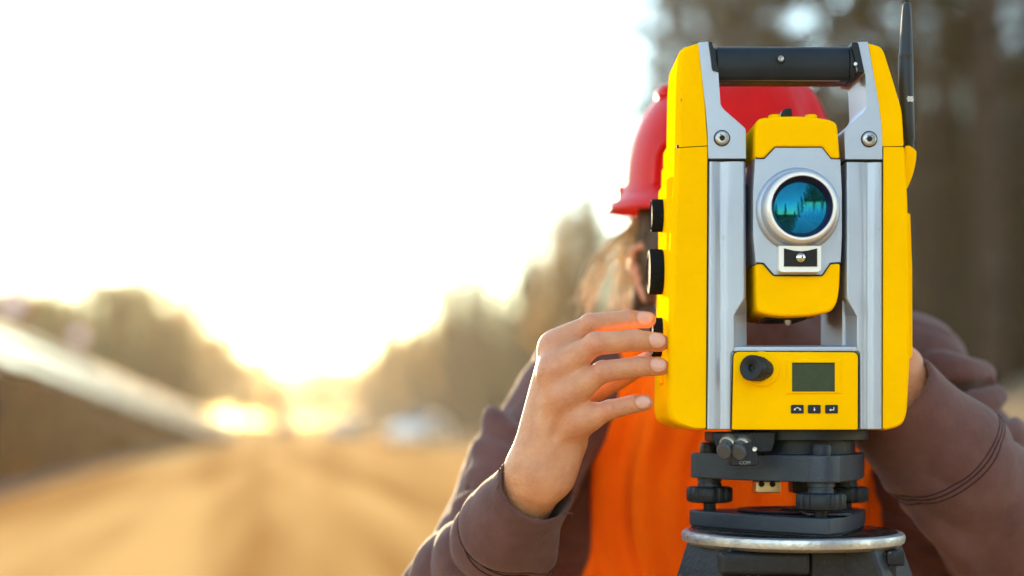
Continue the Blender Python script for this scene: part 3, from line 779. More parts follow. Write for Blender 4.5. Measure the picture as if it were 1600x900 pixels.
# inner cheeks of the pillars
box('pillar_cheek', (at(1150, 0, D0).x, D0 + 0.0102, zpx(541, D0)), (at(1166, 0, D0).x, D0 + 0.094, zpx(466, D0)), M_sil, yk, 0)
box('pillar_cheek', (at(1320.5, 0, D0).x, D0 + 0.0102, zpx(541, D0)), (at(1336, 0, D0).x, D0 + 0.094, zpx(466, D0)), M_sil, yk, 0)
prism('pillar_skin', [(1149, 541.5), (1337, 541.5), (1342, 546), (1342, 549.5), (1143.5, 549.5), (1143.5, 546)], Dp + 0.0004, 0.0028, M_sil, yk, 0.0006, 1)
box('cross_base', (at(1170, 0, 1.2).x, 1.215, zpx(671, 1.203)), (at(1320, 0, 1.2).x, 1.335, zpx(543, 1.203)), M_dark, ts, 0.002)

# ---- handle side pieces in silver
Dh = D0 - 0.003
left_h = fillet([(1091, 66), (1108, 65), (1113, 110), (1122.5, 112), (1126, 164), (1131, 171), (1165.5, 201), (1166, 248), (1107, 248), (1105.5, 205), (1102, 165), (1097, 120)], [2, 3, 3, 3, 8, 6, 4, 1, 1, 6, 6, 6], 4)
lh = prism('handle_arm', left_h, Dh, 0.062, M_sil, ts, 0.0011, 2)
right_h = fillet([(1356, 65), (1331, 66), (1339, 112), (1352, 114), (1354.5, 167), (1350, 175), (1319, 202), (1320.5, 249), (1379, 249), (1378, 200), (1373, 160), (1364, 110)], [2, 6, 3, 3, 8, 6, 4, 1, 1, 6, 6, 6], 4)
rh = prism('handle_arm', right_h, Dh, 0.062, M_sil, ts, 0.0011, 2)
def torx_bolt(px, py, D, par):
    c = at(px, py, D)
    lathe('bolt_recess', [(0, 0.0), (0.0068, 0.0), (0.0068, 0.0004), (0, 0.0004)], c + Vector((0, -0.0003, 0)), (0, 1, 0), M_gap, par, 36)
    b = lathe('bolt', [(0.0, -0.0004), (0.0029, -0.0004), (0.0030, -0.0017), (0.0040, -0.0017), (0.0054, -0.0012), (0.0059, -0.0004), (0.0059, 0.0), (0.0, 0.0)], c + Vector((0, -0.0008, 0)), (0, 1, 0), M_bolt, par, 48,
              mod=lambda an, i: 1 + (0.22 * math.cos(6 * an) if i in (1, 2) else 0), angle=50)
    lathe('socket', [(0, -0.0007), (0.0022, -0.0007), (0.0022, 0), (0, 0)], c + Vector((0, -0.0010, 0)), (0, 1, 0), M_gap, b, 20)
torx_bolt(1128, 216, Dh, lh); torx_bolt(1358, 217.5, Dh, rh)

# ---- black carrying handle
xs = [at(1108.5, 0, Dh).x, at(1349, 0, Dh).x]
hz1, hz0 = zpx(68.5, Dh), zpx(125, Dh)
hc = (hz1 + hz0) / 2; hr = (hz1 - hz0) / 2
ringpts = [(-hr * 0.55, hr), (hr * 0.0, hr * 1.0), (hr * 0.9, hr * 0.92), (hr * 1.25, hr * 0.5), (hr * 1.25, -hr * 0.5), (hr * 0.9, -hr * 0.95), (-hr * 0.5, -hr), (-hr * 0.82, -hr * 0.86), (-hr, -hr * 0.3), (-hr, hr * 0.35), (-hr * 0.85, hr * 0.8)]
ringpts = fillet(ringpts, 0.005, 4)
def xprism(name, pts, x0, x1, yc, zc, m, par, bevel=0.001, seg=2, s=1.0):
    bm = bmesh.new(); a = [bm.verts.new((x0, yc + y * s, zc + z * s)) for y, z in pts]; b = [bm.verts.new((x1, yc + y * s, zc + z * s)) for y, z in pts]; n = len(pts)
    bm.faces.new(a); bm.faces.new(b[::-1])
    for i in range(n): bm.faces.new((a[i], a[(i + 1) % n], b[(i + 1) % n], b[i]))
    return link(name, bm_mesh(name, bm), m, par, bevel, seg)
yh = Dh + hr * 1.02 + 0.001
hb = xprism('carrying_handle', ringpts, at(1121, 0, 1.2).x, at(1329, 0, 1.2).x, yh, hc, M_dark, ts, 0.0008)
xprism('grip_collar', ringpts, at(1113, 0, 1.2).x, at(1120.6, 0, 1.2).x, yh, hc, M_dark, hb, 0.0008, 2, 0.97)
xprism('grip_collar', ringpts, at(1329.4, 0, 1.2).x, at(1338, 0, 1.2).x, yh, hc, M_dark, hb, 0.0008, 2, 1.02)
prism('end_cap', fillet([(1107, 65), (1113, 65), (1123, 112), (1114, 110)], [1, 1, 1, 1], 2), Dh - 0.0016, 0.05, M_dark, hb, 0.0006)
prism('end_cap', fillet([(1330, 66), (1341, 66), (1351, 113), (1341, 112)], [3, 3, 1, 1], 3), Dh - 0.0016, 0.05, M_dark, hb, 0.0006)
prism('under_strip', [(1123, 123.5), (1312, 125), (1312, 127), (1123, 125.5)], Dh + 0.006, 0.02, mat('brown_edge', (0.12, 0.05, 0.035), 0.5), hb, 0)
c = at(1220, 92, Dh)
lathe('screw_recess', [(0, 0), (0.0037, 0), (0.0039, 0.0005), (0.0039, 0.0012), (0, 0.0012)], c + Vector((0, -0.0005, 0)), (0, 1, 0), M_gap, hb, 28)
lathe('screw', [(0, -0.0004), (0.0009, -0.0006), (0.0021, -0.0010), (0.0025, -0.0006), (0.0025, 0), (0, 0)], c + Vector((0, -0.0006, 0)), (0, 1, 0), M_bolt, hb, 24)
c = at(1336, 101, Dh); lathe('screw', [(0, -0.0006), (0.0014, -0.0006), (0.0016, 0), (0, 0)], c + Vector((0, -0.0019, 0)), (0.3, 1, 0), M_bolt, hb, 16)

# ---- yellow side covers: shells with a rounded outer front edge
def cover(name, front, y0, y1, out_dir, m, par, cham):
    """front outline in px on plane y0; the outer edge is rolled back by cham metres"""
    pts = pxz(front, y0); xi = [p[0] for p in pts]; cxm = max(xi) if out_dir < 0 else min(xi)
    bm = bmesh.new(); rings = []
    wid = max(xi) - min(xi)
    for k in range(7):
        a = k / 6 * math.pi / 2; rings.append((y0 + cham * (1 - math.cos(a)) * 1.0, math.sin(a)))
    rings.append((y1, 1.0))
    R_ = []
    for (yy, s) in rings:
        ring = []
        for (x, z) in pts:
            e = abs(x - cxm) / wid                       # 1 at the outer edge, 0 at the seam
            inset = min(cham * 0.55, 0.010) * (1 - s) * (e ** 1.2)
            zc = (zpx(65, y0) + zpx(672, y0)) / 2; zi = (1 - s) * 0.002 * (1 if z > zc else -1) * (abs(z - zc) / 0.16) ** 4
            ring.append(bm.verts.new((x - out_dir * inset, yy if e > 0.02 else yy, z - zi)))
        R_.append(ring)
    n = len(pts); bm.faces.new(R_[0]); bm.faces.new(R_[-1][::-1])
    for A, B in zip(R_, R_[1:]):
        for i in range(n): bm.faces.new((A[i], B[i], B[(i + 1) % n], A[(i + 1) % n]))
    return link(name, bm_mesh(name, bm), m, par, 0.0006, 1)
Dc = D0 - 0.0022
lu = fillet([(1058, 120), (1061, 82), (1066, 73), (1090, 65.5), (1094.5, 110), (1100.5, 160), (1104, 205), (1105.5, 227), (1056, 229.5)], [10, 6, 5, 3, 8, 8, 8, 0, 0], 4)
ll = fillet([(1055.5, 231), (1105.5, 228.5), (1105, 260), (1102.5, 671.5), (1086, 672), (1058, 664), (1046, 655), (1043, 640), (1045, 520), (1050, 360), (1055, 260)], [0, 0, 5, 1, 6, 8, 6, 6, 20, 20, 10], 4)
cl_u = cover('upper_side_cover', lu, Dc, Dc + 0.075, -1, M_yel, ts, 0.010)
cl_l = cover('side_cover', ll, Dc, Dc + 0.11, -1, M_yel, ts, 0.010)
ru = fillet([(1357, 65.5), (1377, 71), (1383, 80), (1400, 132), (1412, 172), (1415, 228), (1380, 228.5), (1379, 200), (1374, 160), (1365, 110)], [3, 6, 6, 12, 12, 0, 0, 6, 8, 8], 4)
rl = fillet([(1380.5, 229.5), (1415.5, 229.5), (1420, 300), (1424, 420), (1424.5, 560), (1419.5, 645), (1414, 661), (1404, 668), (1384, 672.5), (1379.5, 671.5)], [0, 0, 12, 20, 20, 10, 6, 6, 3, 0], 4)
cr_u = cover('upper_side_cover', ru, Dc, Dc + 0.075, 1, M_yel, ts, 0.008)
cr_l = cover('side_cover', rl, Dc, Dc + 0.11, 1, M_yel, ts, 0.008)
# dark joint between covers and yoke
prism('joint_gasket', [(1104.6, 228), (1108.2, 228), (1107.5, 252), (1105, 671), (1102, 671), (1104.5, 260)], Dc + 0.0012, 0.02, M_gap, cl_l, 0)
prism('joint_gasket', [(1379, 229), (1382, 229), (1381.5, 671), (1378.5, 671)], Dc + 0.0012, 0.02, M_gap, cr_l, 0)
for a, b, par in ((1057.5, 1104.5, cl_u), (1381, 1414, cr_u)):
    prism('joint_gasket', [(a, 226.5), (b, 226.5), (b, 231), (a, 231.5)], Dc + 0.0016, 0.06, M_gap, par, 0)
prism('joint_gasket', [(1109, 246), (1165, 246), (1165, 254), (1109, 254)], Dh + 0.003, 0.05, M_gap, lh, 0)
prism('joint_gasket', [(1322, 247), (1378, 247), (1378, 255), (1322, 255)], Dh + 0.003, 0.05, M_gap, rh, 0)
for px, py, par in ((1062.5, 157, cl_u), (1060, 279, cl_l)):
    lathe('cover_hole', [(0, -0.0002), (0.0022, -0.0002), (0.0022, 0.004), (0, 0.004)], at(px, py, Dc + 0.002), (0.9, 0.5, 0), mat('hole_amber', (0.35, 0.2, 0.01), 0.7), par, 16)

# ---- left drive housing with its clamp line and three knobs
hx0, hx1 = at(1043, 0, 1.232).x, at(1090, 0, 1.21).x
prof = fillet([(0.0, 0.0), (0.006, -0.007), (0.02, -0.0085), (0.085, -0.0085), (0.098, -0.003), (0.10, 0.004)], 0.004, 4)
def housing(name, y0, x_out, zs, m, par, bev=0.003):
    (za, zb) = zs
    bm = bmesh.new()
    base = fillet([(hx1, y0), (x_out + 0.004, y0), (x_out, y0 + 0.010), (x_out, y0 + 0.085), (x_out + 0.008, y0 + 0.1), (hx1, y0 + 0.1)], [0, 0.006, 0.006, 0.01, 0.01, 0], 4)
    return zprism(name, base, zb, za, m, par, bev, 3)
M_seal = mat('grey_seal', (0.18, 0.19, 0.20), 0.5)
xo = at(1040, 0, 1.235).x
hs = housing('drive_housing', 1.2165, xo, (zpx(279, 1.235), zpx(628, 1.235)), M_yel, ts)
housing('housing_top', 1.2215, at(1049, 0, 1.235).x, (zpx(214, 1.235), zpx(276, 1.235)), M_yel, hs, 0.003)
housing('seal', 1.2135, xo + 0.0035, (zpx(284, 1.235), zpx(622, 1.235)), M_seal, hs, 0.001)
for i, (py, rad, x0, x1) in enumerate(((337, 0.0142, 1017, 1037), (425, 0.0196, 1013, 1036), (527, 0.0170, 1018, 1037))):
    Dk = 1.262; o = Vector((at(x1 + 3, 0, Dk).x, Dk, zpx(py, Dk))); L = (x1 + 3 - x0) * K * Dk
    kn = lathe('drive_knob', [(0, 0), (rad * 0.9, 0), (rad * 0.94, 0.002), (rad * 0.97, 0.0026), (rad, 0.0032), (rad, L - 0.0016), (rad * 0.96, L - 0.0004), (rad * 0.9, L), (rad * 0.8, L - 0.001), (0, L - 0.001)], o, (-1, 0, 0), M_knob, ts, 220,
               mod=lambda an, i_: (1 - 0.035 * (0.5 - 0.5 * math.cos(an * 55))) if i_ in (4, 5) else 1, angle=50)
    lathe('knob_base', [(0, -0.006), (rad * 0.98, -0.006), (rad * 0.98, -0.0002), (0, -0.0002)], o, (-1, 0, 0), M_dark, kn, 40)
# small latch parts at the foot of the left side
Dl = 1.236
for px0, px1, y0, y1, m_, in ((1034, 1046, 585, 600, M_yel), (1037, 1048, 603, 612, M_yel), (1039, 1049, 613, 623, M_sil), (1039, 1049, 624, 650, M_yel), (1041, 1050, 651, 656, M_sil)):
    box('latch', (at(px0, 0, Dl).x, Dl, zpx(y1, Dl)), (at(px1, 0, Dl).x + 0.004, Dl + 0.03, zpx(y0, Dl)), m_, ts, 0.0012)

# ---- right side: bump that carries the antenna, thin side rib
pts = fillet([(1414, 228), (1421, 226.5), (1433, 235), (1432, 252), (1427.5, 272), (1419, 293), (1410, 300)], [0, 3, 4, 8, 10, 2, 0], 4)
am = prism('antenna_mount', pts, 1.222, 0.03, M_yel, ts, 0.0015, 2)
prism('side_rib', fillet([(1416, 332), (1422.5, 334), (1425.5, 420), (1426, 555), (1423, 560), (1414, 560)], 2), 1.2125, 0.03, M_yel, cr_l, 0.0008)
Da = 1.236
ap = [(1416.8, 3.5, 0.1), (1417, 4.5, 4.2), (1417, 8, 6.3), (1416.6, 20, 7.2), (1415.4, 84, 10.6), (1415.3, 86, 11.4), (1415.2, 90, 11.5), (1415.2, 91, 10.9), (1415.2, 95, 11.5), (1415.1, 97, 11.0), (1415.1, 99, 11.7), (1415.6, 132, 11.5), (1416.5, 160, 11.2), (1418.5, 195, 10.2), (1419.5, 200, 9.4), (1420.5, 218, 9.0), (1421, 222, 7.0), (1421.5, 232, 6.5)]
V = []; F = []; sg = 32
for (px, py, r) in ap:
    c = at(px, py, Da)
    for k in range(sg): a = 2 * math.pi * k / sg; V.append(c + Vector((r * K * Da * math.cos(a), r * K * Da * math.sin(a), 0)))
for i in range(len(ap) - 1):
    for k in range(sg): F.append((i * sg + k, i * sg + (k + 1) % sg, (i + 1) * sg + (k + 1) % sg, (i + 1) * sg + k))
F.append(tuple(range(sg))); F.append(tuple((len(ap) - 1) * sg + k for k in range(sg))[::-1])
bm = bmesh.new(); bv = [bm.verts.new(v) for v in V]; [bm.faces.new([bv[i] for i in f]) for f in F]
ant = link('antenna', bm_mesh('antenna', bm), M_blk, ts, angle=40)
# round white emblem printed on the antenna
def decal(name, polys, c, m, par, ux=Vector((1, 0, 0)), uz=Vector((0, 0, 1)), s=1.0, wrap=None):
    V = []; F = []
    for poly in polys:
        i = len(V)
        for (x, z) in poly:
            p = Vector(c) + ux * (x * s) + uz * (z * s)
            if wrap: p.y = wrap(p)
            V.append(p)
        F.append(tuple(range(i, i + len(poly))))
    return link(name, mesh_from(name, V, F), m, par, smooth=False)
def ring_polys(r0, r1, n=20, a0=0, a1=360):
    out = []
    for k in range(n):
        a, b = R(a0 + (a1 - a0) * k / n), R(a0 + (a1 - a0) * (k + 1) / n)
        out.append([(r0 * math.cos(a), r0 * math.sin(a)), (r1 * math.cos(a), r1 * math.sin(a)), (r1 * math.cos(b), r1 * math.sin(b)), (r0 * math.cos(b), r0 * math.sin(b))])
    return out
def strip(p, q, w):
    p = Vector(p); q = Vector(q); d = (q - p).normalized(); n = Vector((-d.y, d.x)) * w; return [tuple(p - n), tuple(q - n), tuple(q + n), tuple(p + n)]
cA = at(1419.5, 157, Da); axp = at(1417, 157, Da)
arad = 11.3 * K * Da
def wr(p): return axp.y - math.sqrt(max(arad ** 2 - (p.x - axp.x) ** 2, 0)) - 0.0002
emb = ring_polys(1.3, 1.9) + ring_polys(0.2, 0.75, 12) + [strip((0.9 * math.cos(R(a)), 0.9 * math.sin(R(a))), (3.0 * math.cos(R(a)), 3.0 * math.sin(R(a))), 0.28) for a in (45, 135, 225, 315)] + ring_polys(2.3, 2.7, 6, -30, 20) + ring_polys(2.3, 2.7, 6, 150, 200)
decal('antenna_emblem', emb, cA, M_icon, ant, s=0.00112, wrap=wr)

# ---- telescope
Dt = 1.194
tel = prism('telescope', fillet([(1180, 246.5), (1194, 246.5), (1211, 229), (1285, 229), (1299, 247), (1313, 247.5), (1315.5, 300), (1315.5, 370), (1313.5, 411), (1297.5, 412.5), (1285, 431), (1209, 431), (1193, 412.5), (1181, 411.5), (1177, 370), (1177, 300)], [1, 3, 3, 3, 3, 1, 8, 8, 1, 3, 3, 3, 3, 1, 8, 8], 4), Dt, 0.12, M_sil, ts, 0.0012, 2)
tc_ = prism('telescope_cap', fillet([(1180, 247), (1180.5, 198), (1183, 188), (1190, 184), (1230, 181), (1270, 182), (1298, 187), (1307, 192), (1309, 200), (1313, 248), (1299, 247.5), (1285, 229.5), (1211, 229.5), (1194, 247)], [0, 8, 6, 6, 15, 15, 8, 6, 6, 0, 3, 3, 3, 3], 4), Dt - 0.0015, 0.115, M_yel, tel, 0.0030, 3)
tb_ = prism('telescope_chin', fillet([(1181, 411), (1193, 412), (1209, 430.5), (1285, 430.5), (1297.5, 412), (1313.5, 410.5), (1312, 452), (1308, 474), (1299, 487), (1270, 493), (1228, 495), (1200, 492), (1184, 487), (1182, 470)], [0, 3, 3, 3, 3, 0, 8, 8, 8, 15, 15, 15, 6, 8], 4), Dt - 0.0015, 0.10, M_yel, tel, 0.0045, 4)
prism('joint_gasket', [(1181, 244.5), (1194, 244.5), (1210.5, 227), (1285.5, 227), (1299.5, 245), (1312.5, 245.5), (1313, 249), (1298.5, 248.5), (1284.5, 230.5), (1211.5, 230.5), (1194.5, 248.5), (1181, 248.5)], Dt - 0.0005, 0.02, M_gap, tel, 0)
prism('joint_gasket', [(1182, 409.5), (1193.5, 410.5), (1209.5, 429), (1284.5, 429), (1297, 410.5), (1313, 409), (1313, 412.5), (1298, 414), (1285.5, 432.5), (1208.5, 432.5), (1192.5, 414), (1182, 413)], Dt - 0.0005, 0.02, M_gap, tel, 0)
# sides of the telescope drum in dark, trunnions
box('trunnion', (at(1164, 0, 1.2).x, 1.232, zpx(352, 1.25)), (at(1322, 0, 1.2).x, 1.272, zpx(292, 1.25)), M_dark, tel, 0.004)
# sights on top
prism('sight', fillet([(1219, 181), (1223, 172), (1228, 169), (1237, 169), (1238, 181)], [0, 1, 2, 2, 0], 3), Dt + 0.020, 0.03, M_dark, tel, 0.0006)
lathe('sight_lens', [(0, -0.0004), (0.0018, -0.0002), (0.002, 0), (0, 0)], at(1232, 174.5, Dt + 0.0195), (0, 1, 0), M_gap, tel, 16)
for px0, px1 in ((1201, 1220), (1258, 1276)):
    c = at((px0 + px1) / 2, 181.5, Dt + 0.012); lathe('cap_button', [(0, -0.002), (0.0052, -0.002), (0.0052, 0.0002), (0.004, 0.0009), (0, 0.0010)], c, (0, 0, 1), M_yel, tel, 24)
# small plate and screw under the telescope
prism('under_plate', [(1196, 494.5), (1262, 494.5), (1258, 500), (1200, 500)], Dt + 0.02, 0.05, M_dark, tel, 0.0008)
lathe('screw', [(0, 0), (0.003, 0), (0.0032, -0.005), (0.0022, -0.0064), (0, -0.0066)], at(1230.5, 497, Dt + 0.024), (0, 0, 1), M_bolt, tel, 24)
# objective
lc = at(1252.5, 323.5, 1.178); lc.y = 0
def ly(prof): return [(r, y) for r, y in prof]
lathe('objective_collar', ly([(0, Dt + 0.002), (0.0345, Dt + 0.002), (0.0345, Dt - 0.001), (0.0330, Dt - 0.004), (0.0322, Dt - 0.0045), (0.0312, Dt - 0.0050), (0.0300, Dt - 0.0105), (0.0290, Dt - 0.012), (0.0275, Dt - 0.012), (0.027, Dt - 0.004)]), lc, (0, 1, 0), M_sil, tel, 96, caps=False)
lathe('lens_ring', ly([(0.0238, Dt - 0.004), (0.0246, Dt - 0.0185), (0.0252, Dt - 0.0195), (0.0268, Dt - 0.0195), (0.0283, Dt - 0.0180), (0.0288, Dt - 0.0155), (0.0288, Dt - 0.0105), (0.028, Dt - 0.0105)]), lc, (0, 1, 0), M_ring, tel, 96, caps=False)
M_viol = mat('violet_black', (0.012, 0.010, 0.045), 0.3)
lathe('lens_seat', ly([(0.0212, Dt - 0.006), (0.0216, Dt - 0.0130), (0.0228, Dt - 0.0150), (0.0247, Dt - 0.0188), (0.0251, Dt - 0.0188), (0.0251, Dt - 0.005), (0.0212, Dt - 0.005)]), lc, (0, 1, 0), M_viol, tel, 96, caps=False)
# front element: convex, half mirror; behind it the hollow coated surface that turns the view upside down
def bowl(r, half, y_edge, sgn):
    p = [(r * math.sin(R(a)) / math.sin(R(half)), y_edge - sgn * r / math.sin(R(half)) * (math.cos(R(a)) - math.cos(R(half)))) for a in np.linspace(half, 0, 14)]
    p[-1] = (0, p[-1][1]); return p
lens = lathe('objective_lens', bowl(0.0216, 15, Dt - 0.0125, 1), lc, (0, 1, 0), M_lens, tel, 96, angle=180, caps=False)
lathe('coated_inner_surface', bowl(0.0208, 17, Dt - 0.0112, -1), lc, (0, 1, 0), M_lens2, lens, 96, angle=180, caps=False)
# small aiming window under the lens
fr = prism('window_frame', fillet([(1217, 384), (1283, 384), (1283, 422), (1279, 425), (1221, 425), (1217, 422)], [1, 1, 3, 3, 3, 3], 3), Dt - 0.0095, 0.0097, M_ring, tel, 0.0011, 2)
prism('black_window', [(1225, 388), (1240, 391.5), (1251, 392.5), (1262, 391.5), (1277, 388), (1277, 416.5), (1225, 416.5)], Dt - 0.0101, 0.001, M_gap, fr, 0)
lathe('aiming_lens', [(0.0, -0.0030), (0.0018, -0.0026), (0.0034, -0.0015), (0.0048, 0.0), (0, 0.0)][::-1], at(1251, 402.5, Dt - 0.0103), (0, 1, 0), mat('small_lens', (0.6, 0.7, 0.78), 0.05, 1.0), fr, 32, angle=180)

# ---- control panel
pn = prism('control_panel', fillet([(1147, 549.5), (1341, 550.5), (1340.5, 671.5), (1144, 671.5)], [9, 9, 3, 3], 5), Dp - 0.0030, 0.008, M_yel, ts, 0.0016, 3)
prism('panel_seal', fillet([(1145.5, 548), (1342.5, 549), (1342, 671), (1142.5, 671)], [10, 10, 3, 3], 5), Dp - 0.0006, 0.004, M_gap, pn, 0)
Dn = Dp - 0.0030
# raised bezel with recessed display
V = []; F = []
outer = [(1226, 560), (1316, 560), (1318, 616), (1226, 617)]; rim = [(1231, 564.5), (1311, 564.5), (1311, 613.5), (1231, 613.5)]; inn = [(1237.5, 566.5), (1304.5, 566.5), (1304.5, 612), (1237.5, 612)]
for pts_, d in ((outer, Dn + 0.0001), (rim, Dn - 0.0013), (inn, Dn - 0.0012), (inn, Dn - 0.0001)):
    for (x, y) in pts_: V.append((*[at(x, y, d)[0]], d, at(x, y, d)[2]))
for k in range(3):
    for i in range(4): F.append((k * 4 + i, k * 4 + (i + 1) % 4, (k + 1) * 4 + (i + 1) % 4, (k + 1) * 4 + i))
bz = link('display_bezel', mesh_from('display_bezel', V, F), M_yel, pn, smooth=False)
dsp = prism('display', inn, Dn - 0.0003, 0.0002, M_lcd, pn, 0)
prism('display_edge', [(1237.5, 566.5), (1304.5, 566.5), (1304.5, 568.2), (1237.5, 568.2)], Dn - 0.0004, 0.00005, M_gap, dsp, 0)
icons = {0: ring_polys(4.2, 5.4, 10, 30, 150), 1: [strip((0, 3), (0, -1), 0.8), [(-2.4, -0.5), (0, -3.6), (2.4, -0.5)]], 2: [strip((4, 3.5), (4, -1.4), 0.7), strip((4.2, -1.4), (-1.5, -1.4), 0.7), [(-4.5, -1.4), (-1.2, 0.9), (-1.2, -3.7)]]}
icons[0] += [[(-6.8, 0.2), (-2.6, 0.2), (-5.6, 4.0)], [(6.8, 0.2), (2.6, 0.2), (5.6, 4.0)]]
icons[0] = [[(x, z - 2.2) for x, z in p] for p in icons[0]]
for k, px in enumerate((1246, 1272.5, 1299.5)):
    b = prism('key', [(px - 10, 632.5), (px + 10, 632.5), (px + 10, 646), (px - 10, 646)], Dn - 0.0010, 0.0012, M_dark, pn, 0.0004, 2, r=2)
    decal('key_symbol', icons[k], at(px, 639.3, Dn - 0.00115), M_icon, b, s=K * 1.19 * 0.85)
# focusing eyepiece on the panel, leaning left
eb = at(1190, 577, Dn)
ax = Vector((-0.78, -1.0, 0.05)).normalized()
lathe('eyepiece_flange', [(0, 0.003), (0.0150, 0.003), (0.0145, -0.0018), (0.0135, -0.0028), (0.0, -0.0028)], eb, (0, 1, 0), M_yel, pn, 48)
ep = lathe('plummet_eyepiece', [(0, -0.004), (0.0092, -0.004), (0.0092, 0.003), (0.0104, 0.0034), (0.0104, 0.0095), (0.0098, 0.010), (0.0098, 0.0112), (0.0106, 0.0118), (0.0106, 0.0175), (0.0098, 0.0188), (0.0070, 0.0188), (0.0030, 0.0172), (0.0022, 0.0150), (0, 0.0150)], eb, ax, M_dark, pn, 90,
           mod=lambda an, i_: (1 - 0.05 * (0.5 - 0.5 * math.cos(an * 22))) if i_ in (3, 4) else 1, angle=32)
lathe('eye_hole', [(0, 0), (0.0016, 0), (0.0016, 0.0003), (0, 0.0003)], eb + ax * 0.0151, ax, M_gap, ep, 16)

# ---- cable connectors on the base
Dq = 1.206
cb = prism('connector_block', [(1113, 675), (1211, 675), (1211, 690), (1206, 706), (1180, 707), (1113, 690)], Dq, 0.05, M_dark, ts, 0.0012, 2)
prism('connector_face', fillet([(1142, 700), (1174, 690), (1183, 708), (1186, 722), (1182, 728), (1144, 728), (1142, 722)], 3), Dq - 0.017, 0.016, M_dark, cb, 0.001)
prism('connector_face', [(1113, 677), (1175, 677), (1187, 703), (1180, 707), (1150, 707), (1120, 700)], Dq - 0.004, 0.004, M_dark, cb, 0.0008)
for px, py in ((1137, 692), (1160, 694)):
    c = at(px, py, Dq - 0.006); a2 = Vector((-0.32, -0.85, -0.42)).normalized()
    cn = lathe('connector', [(0, -0.004), (0.0066, -0.004), (0.0066, 0.0012), (0.0052, 0.0012), (0, 0.0012)], c, a2, M_bolt, cb, 28)
    lathe('connector_thread', [(0.0055, 0.0010), (0.0060, 0.0022), (0.0056, 0.0030), (0.0060, 0.0038), (0.0055, 0.0046), (0, 0.0046)], c, a2, M_gold, cn, 28)
    lathe('connector_cap', [(0, 0.003), (0.0052, 0.003), (0.0055, 0.005), (0.0042, 0.0075), (0.0046, 0.0095), (0.0062, 0.0125), (0.0062, 0.0165), (0.0054, 0.0178), (0, 0.018)], c, a2, mat('grey_rubber', (0.05, 0.053, 0.058), 0.6, bump=0.2, bscale=400), cn, 28, mod=lambda an, i: 1 - 0.08 * math.cos(2 * an + 0.8))
lathe('screw', [(0, -0.0004), (0.0016, -0.0006), (0.0021, 0), (0, 0)], at(1179, 702, Dq - 0.0175), (0.2, 1, 0), M_bolt, cb, 16)
cu = bpy.data.curves.new('com', 'FONT'); cu.body = 'COM'; cu.size = 0.0040; cu.align_x = 'CENTER'
to = bpy.data.objects.new('tmp_text', cu); COL.objects.link(to)
dg = bpy.context.evaluated_depsgraph_get(); me = bpy.data.meshes.new_from_object(to.evaluated_get(dg)); bpy.data.objects.remove(to)
me.transform(Matrix.Translation(at(1164, 725.5, Dq - 0.0172)) @ Matrix.Rotation(R(90), 4, 'X'))
link('port_lettering', me, mat('grey_print', (0.22, 0.23, 0.24), 0.6), cb, smooth=False)

# ------------------------------------------------------------------ person
def px(r, D): return r * K * D
def skin_material():
    m = mat('skin', (0.60, 0.28, 0.145), 0.5, spec=0.4, col2=(0.50, 0.21, 0.105), nscale=55, bump=0.42, bscale=330, sss=0.10, detail=6)
    N = m.node_tree.nodes; L = m.node_tree.links; b = N['Principled BSDF']
    src = b.inputs['Base Color'].links[0].from_socket
    def layer(src, name, col, fac=1.0):
        a = N.new('ShaderNodeAttribute'); a.attribute_name = name; mu = N.new('ShaderNodeMath'); mu.operation = 'MULTIPLY'; mu.inputs[1].default_value = fac
        L.new(a.outputs['Fac'], mu.inputs[0]); mx = N.new('ShaderNodeMix'); mx.data_type = 'RGBA'
        L.new(mu.outputs[0], mx.inputs['Factor']); L.new(src, mx.inputs['A']); mx.inputs['B'].default_value = (*col, 1); return mx.outputs['Result']
    s = layer(src, 'blush', (0.56, 0.20, 0.14), 0.55); s = layer(s, 'nail', (0.72, 0.40, 0.33), 0.85); s = layer(s, 'brow', (0.10, 0.05, 0.03), 0.8)
    L.new(s, b.inputs['Base Color'])
    a = N.new('ShaderNodeAttribute'); a.attribute_name = 'nail'; mr = N.new('ShaderNodeMapRange'); mr.inputs['To Min'].default_value = 0.5; mr.inputs['To Max'].default_value = 0.25
    L.new(a.outputs['Fac'], mr.inputs['Value']); L.new(mr.outputs['Result'], b.inputs['Roughness'])
    return m
M_skin = skin_material()

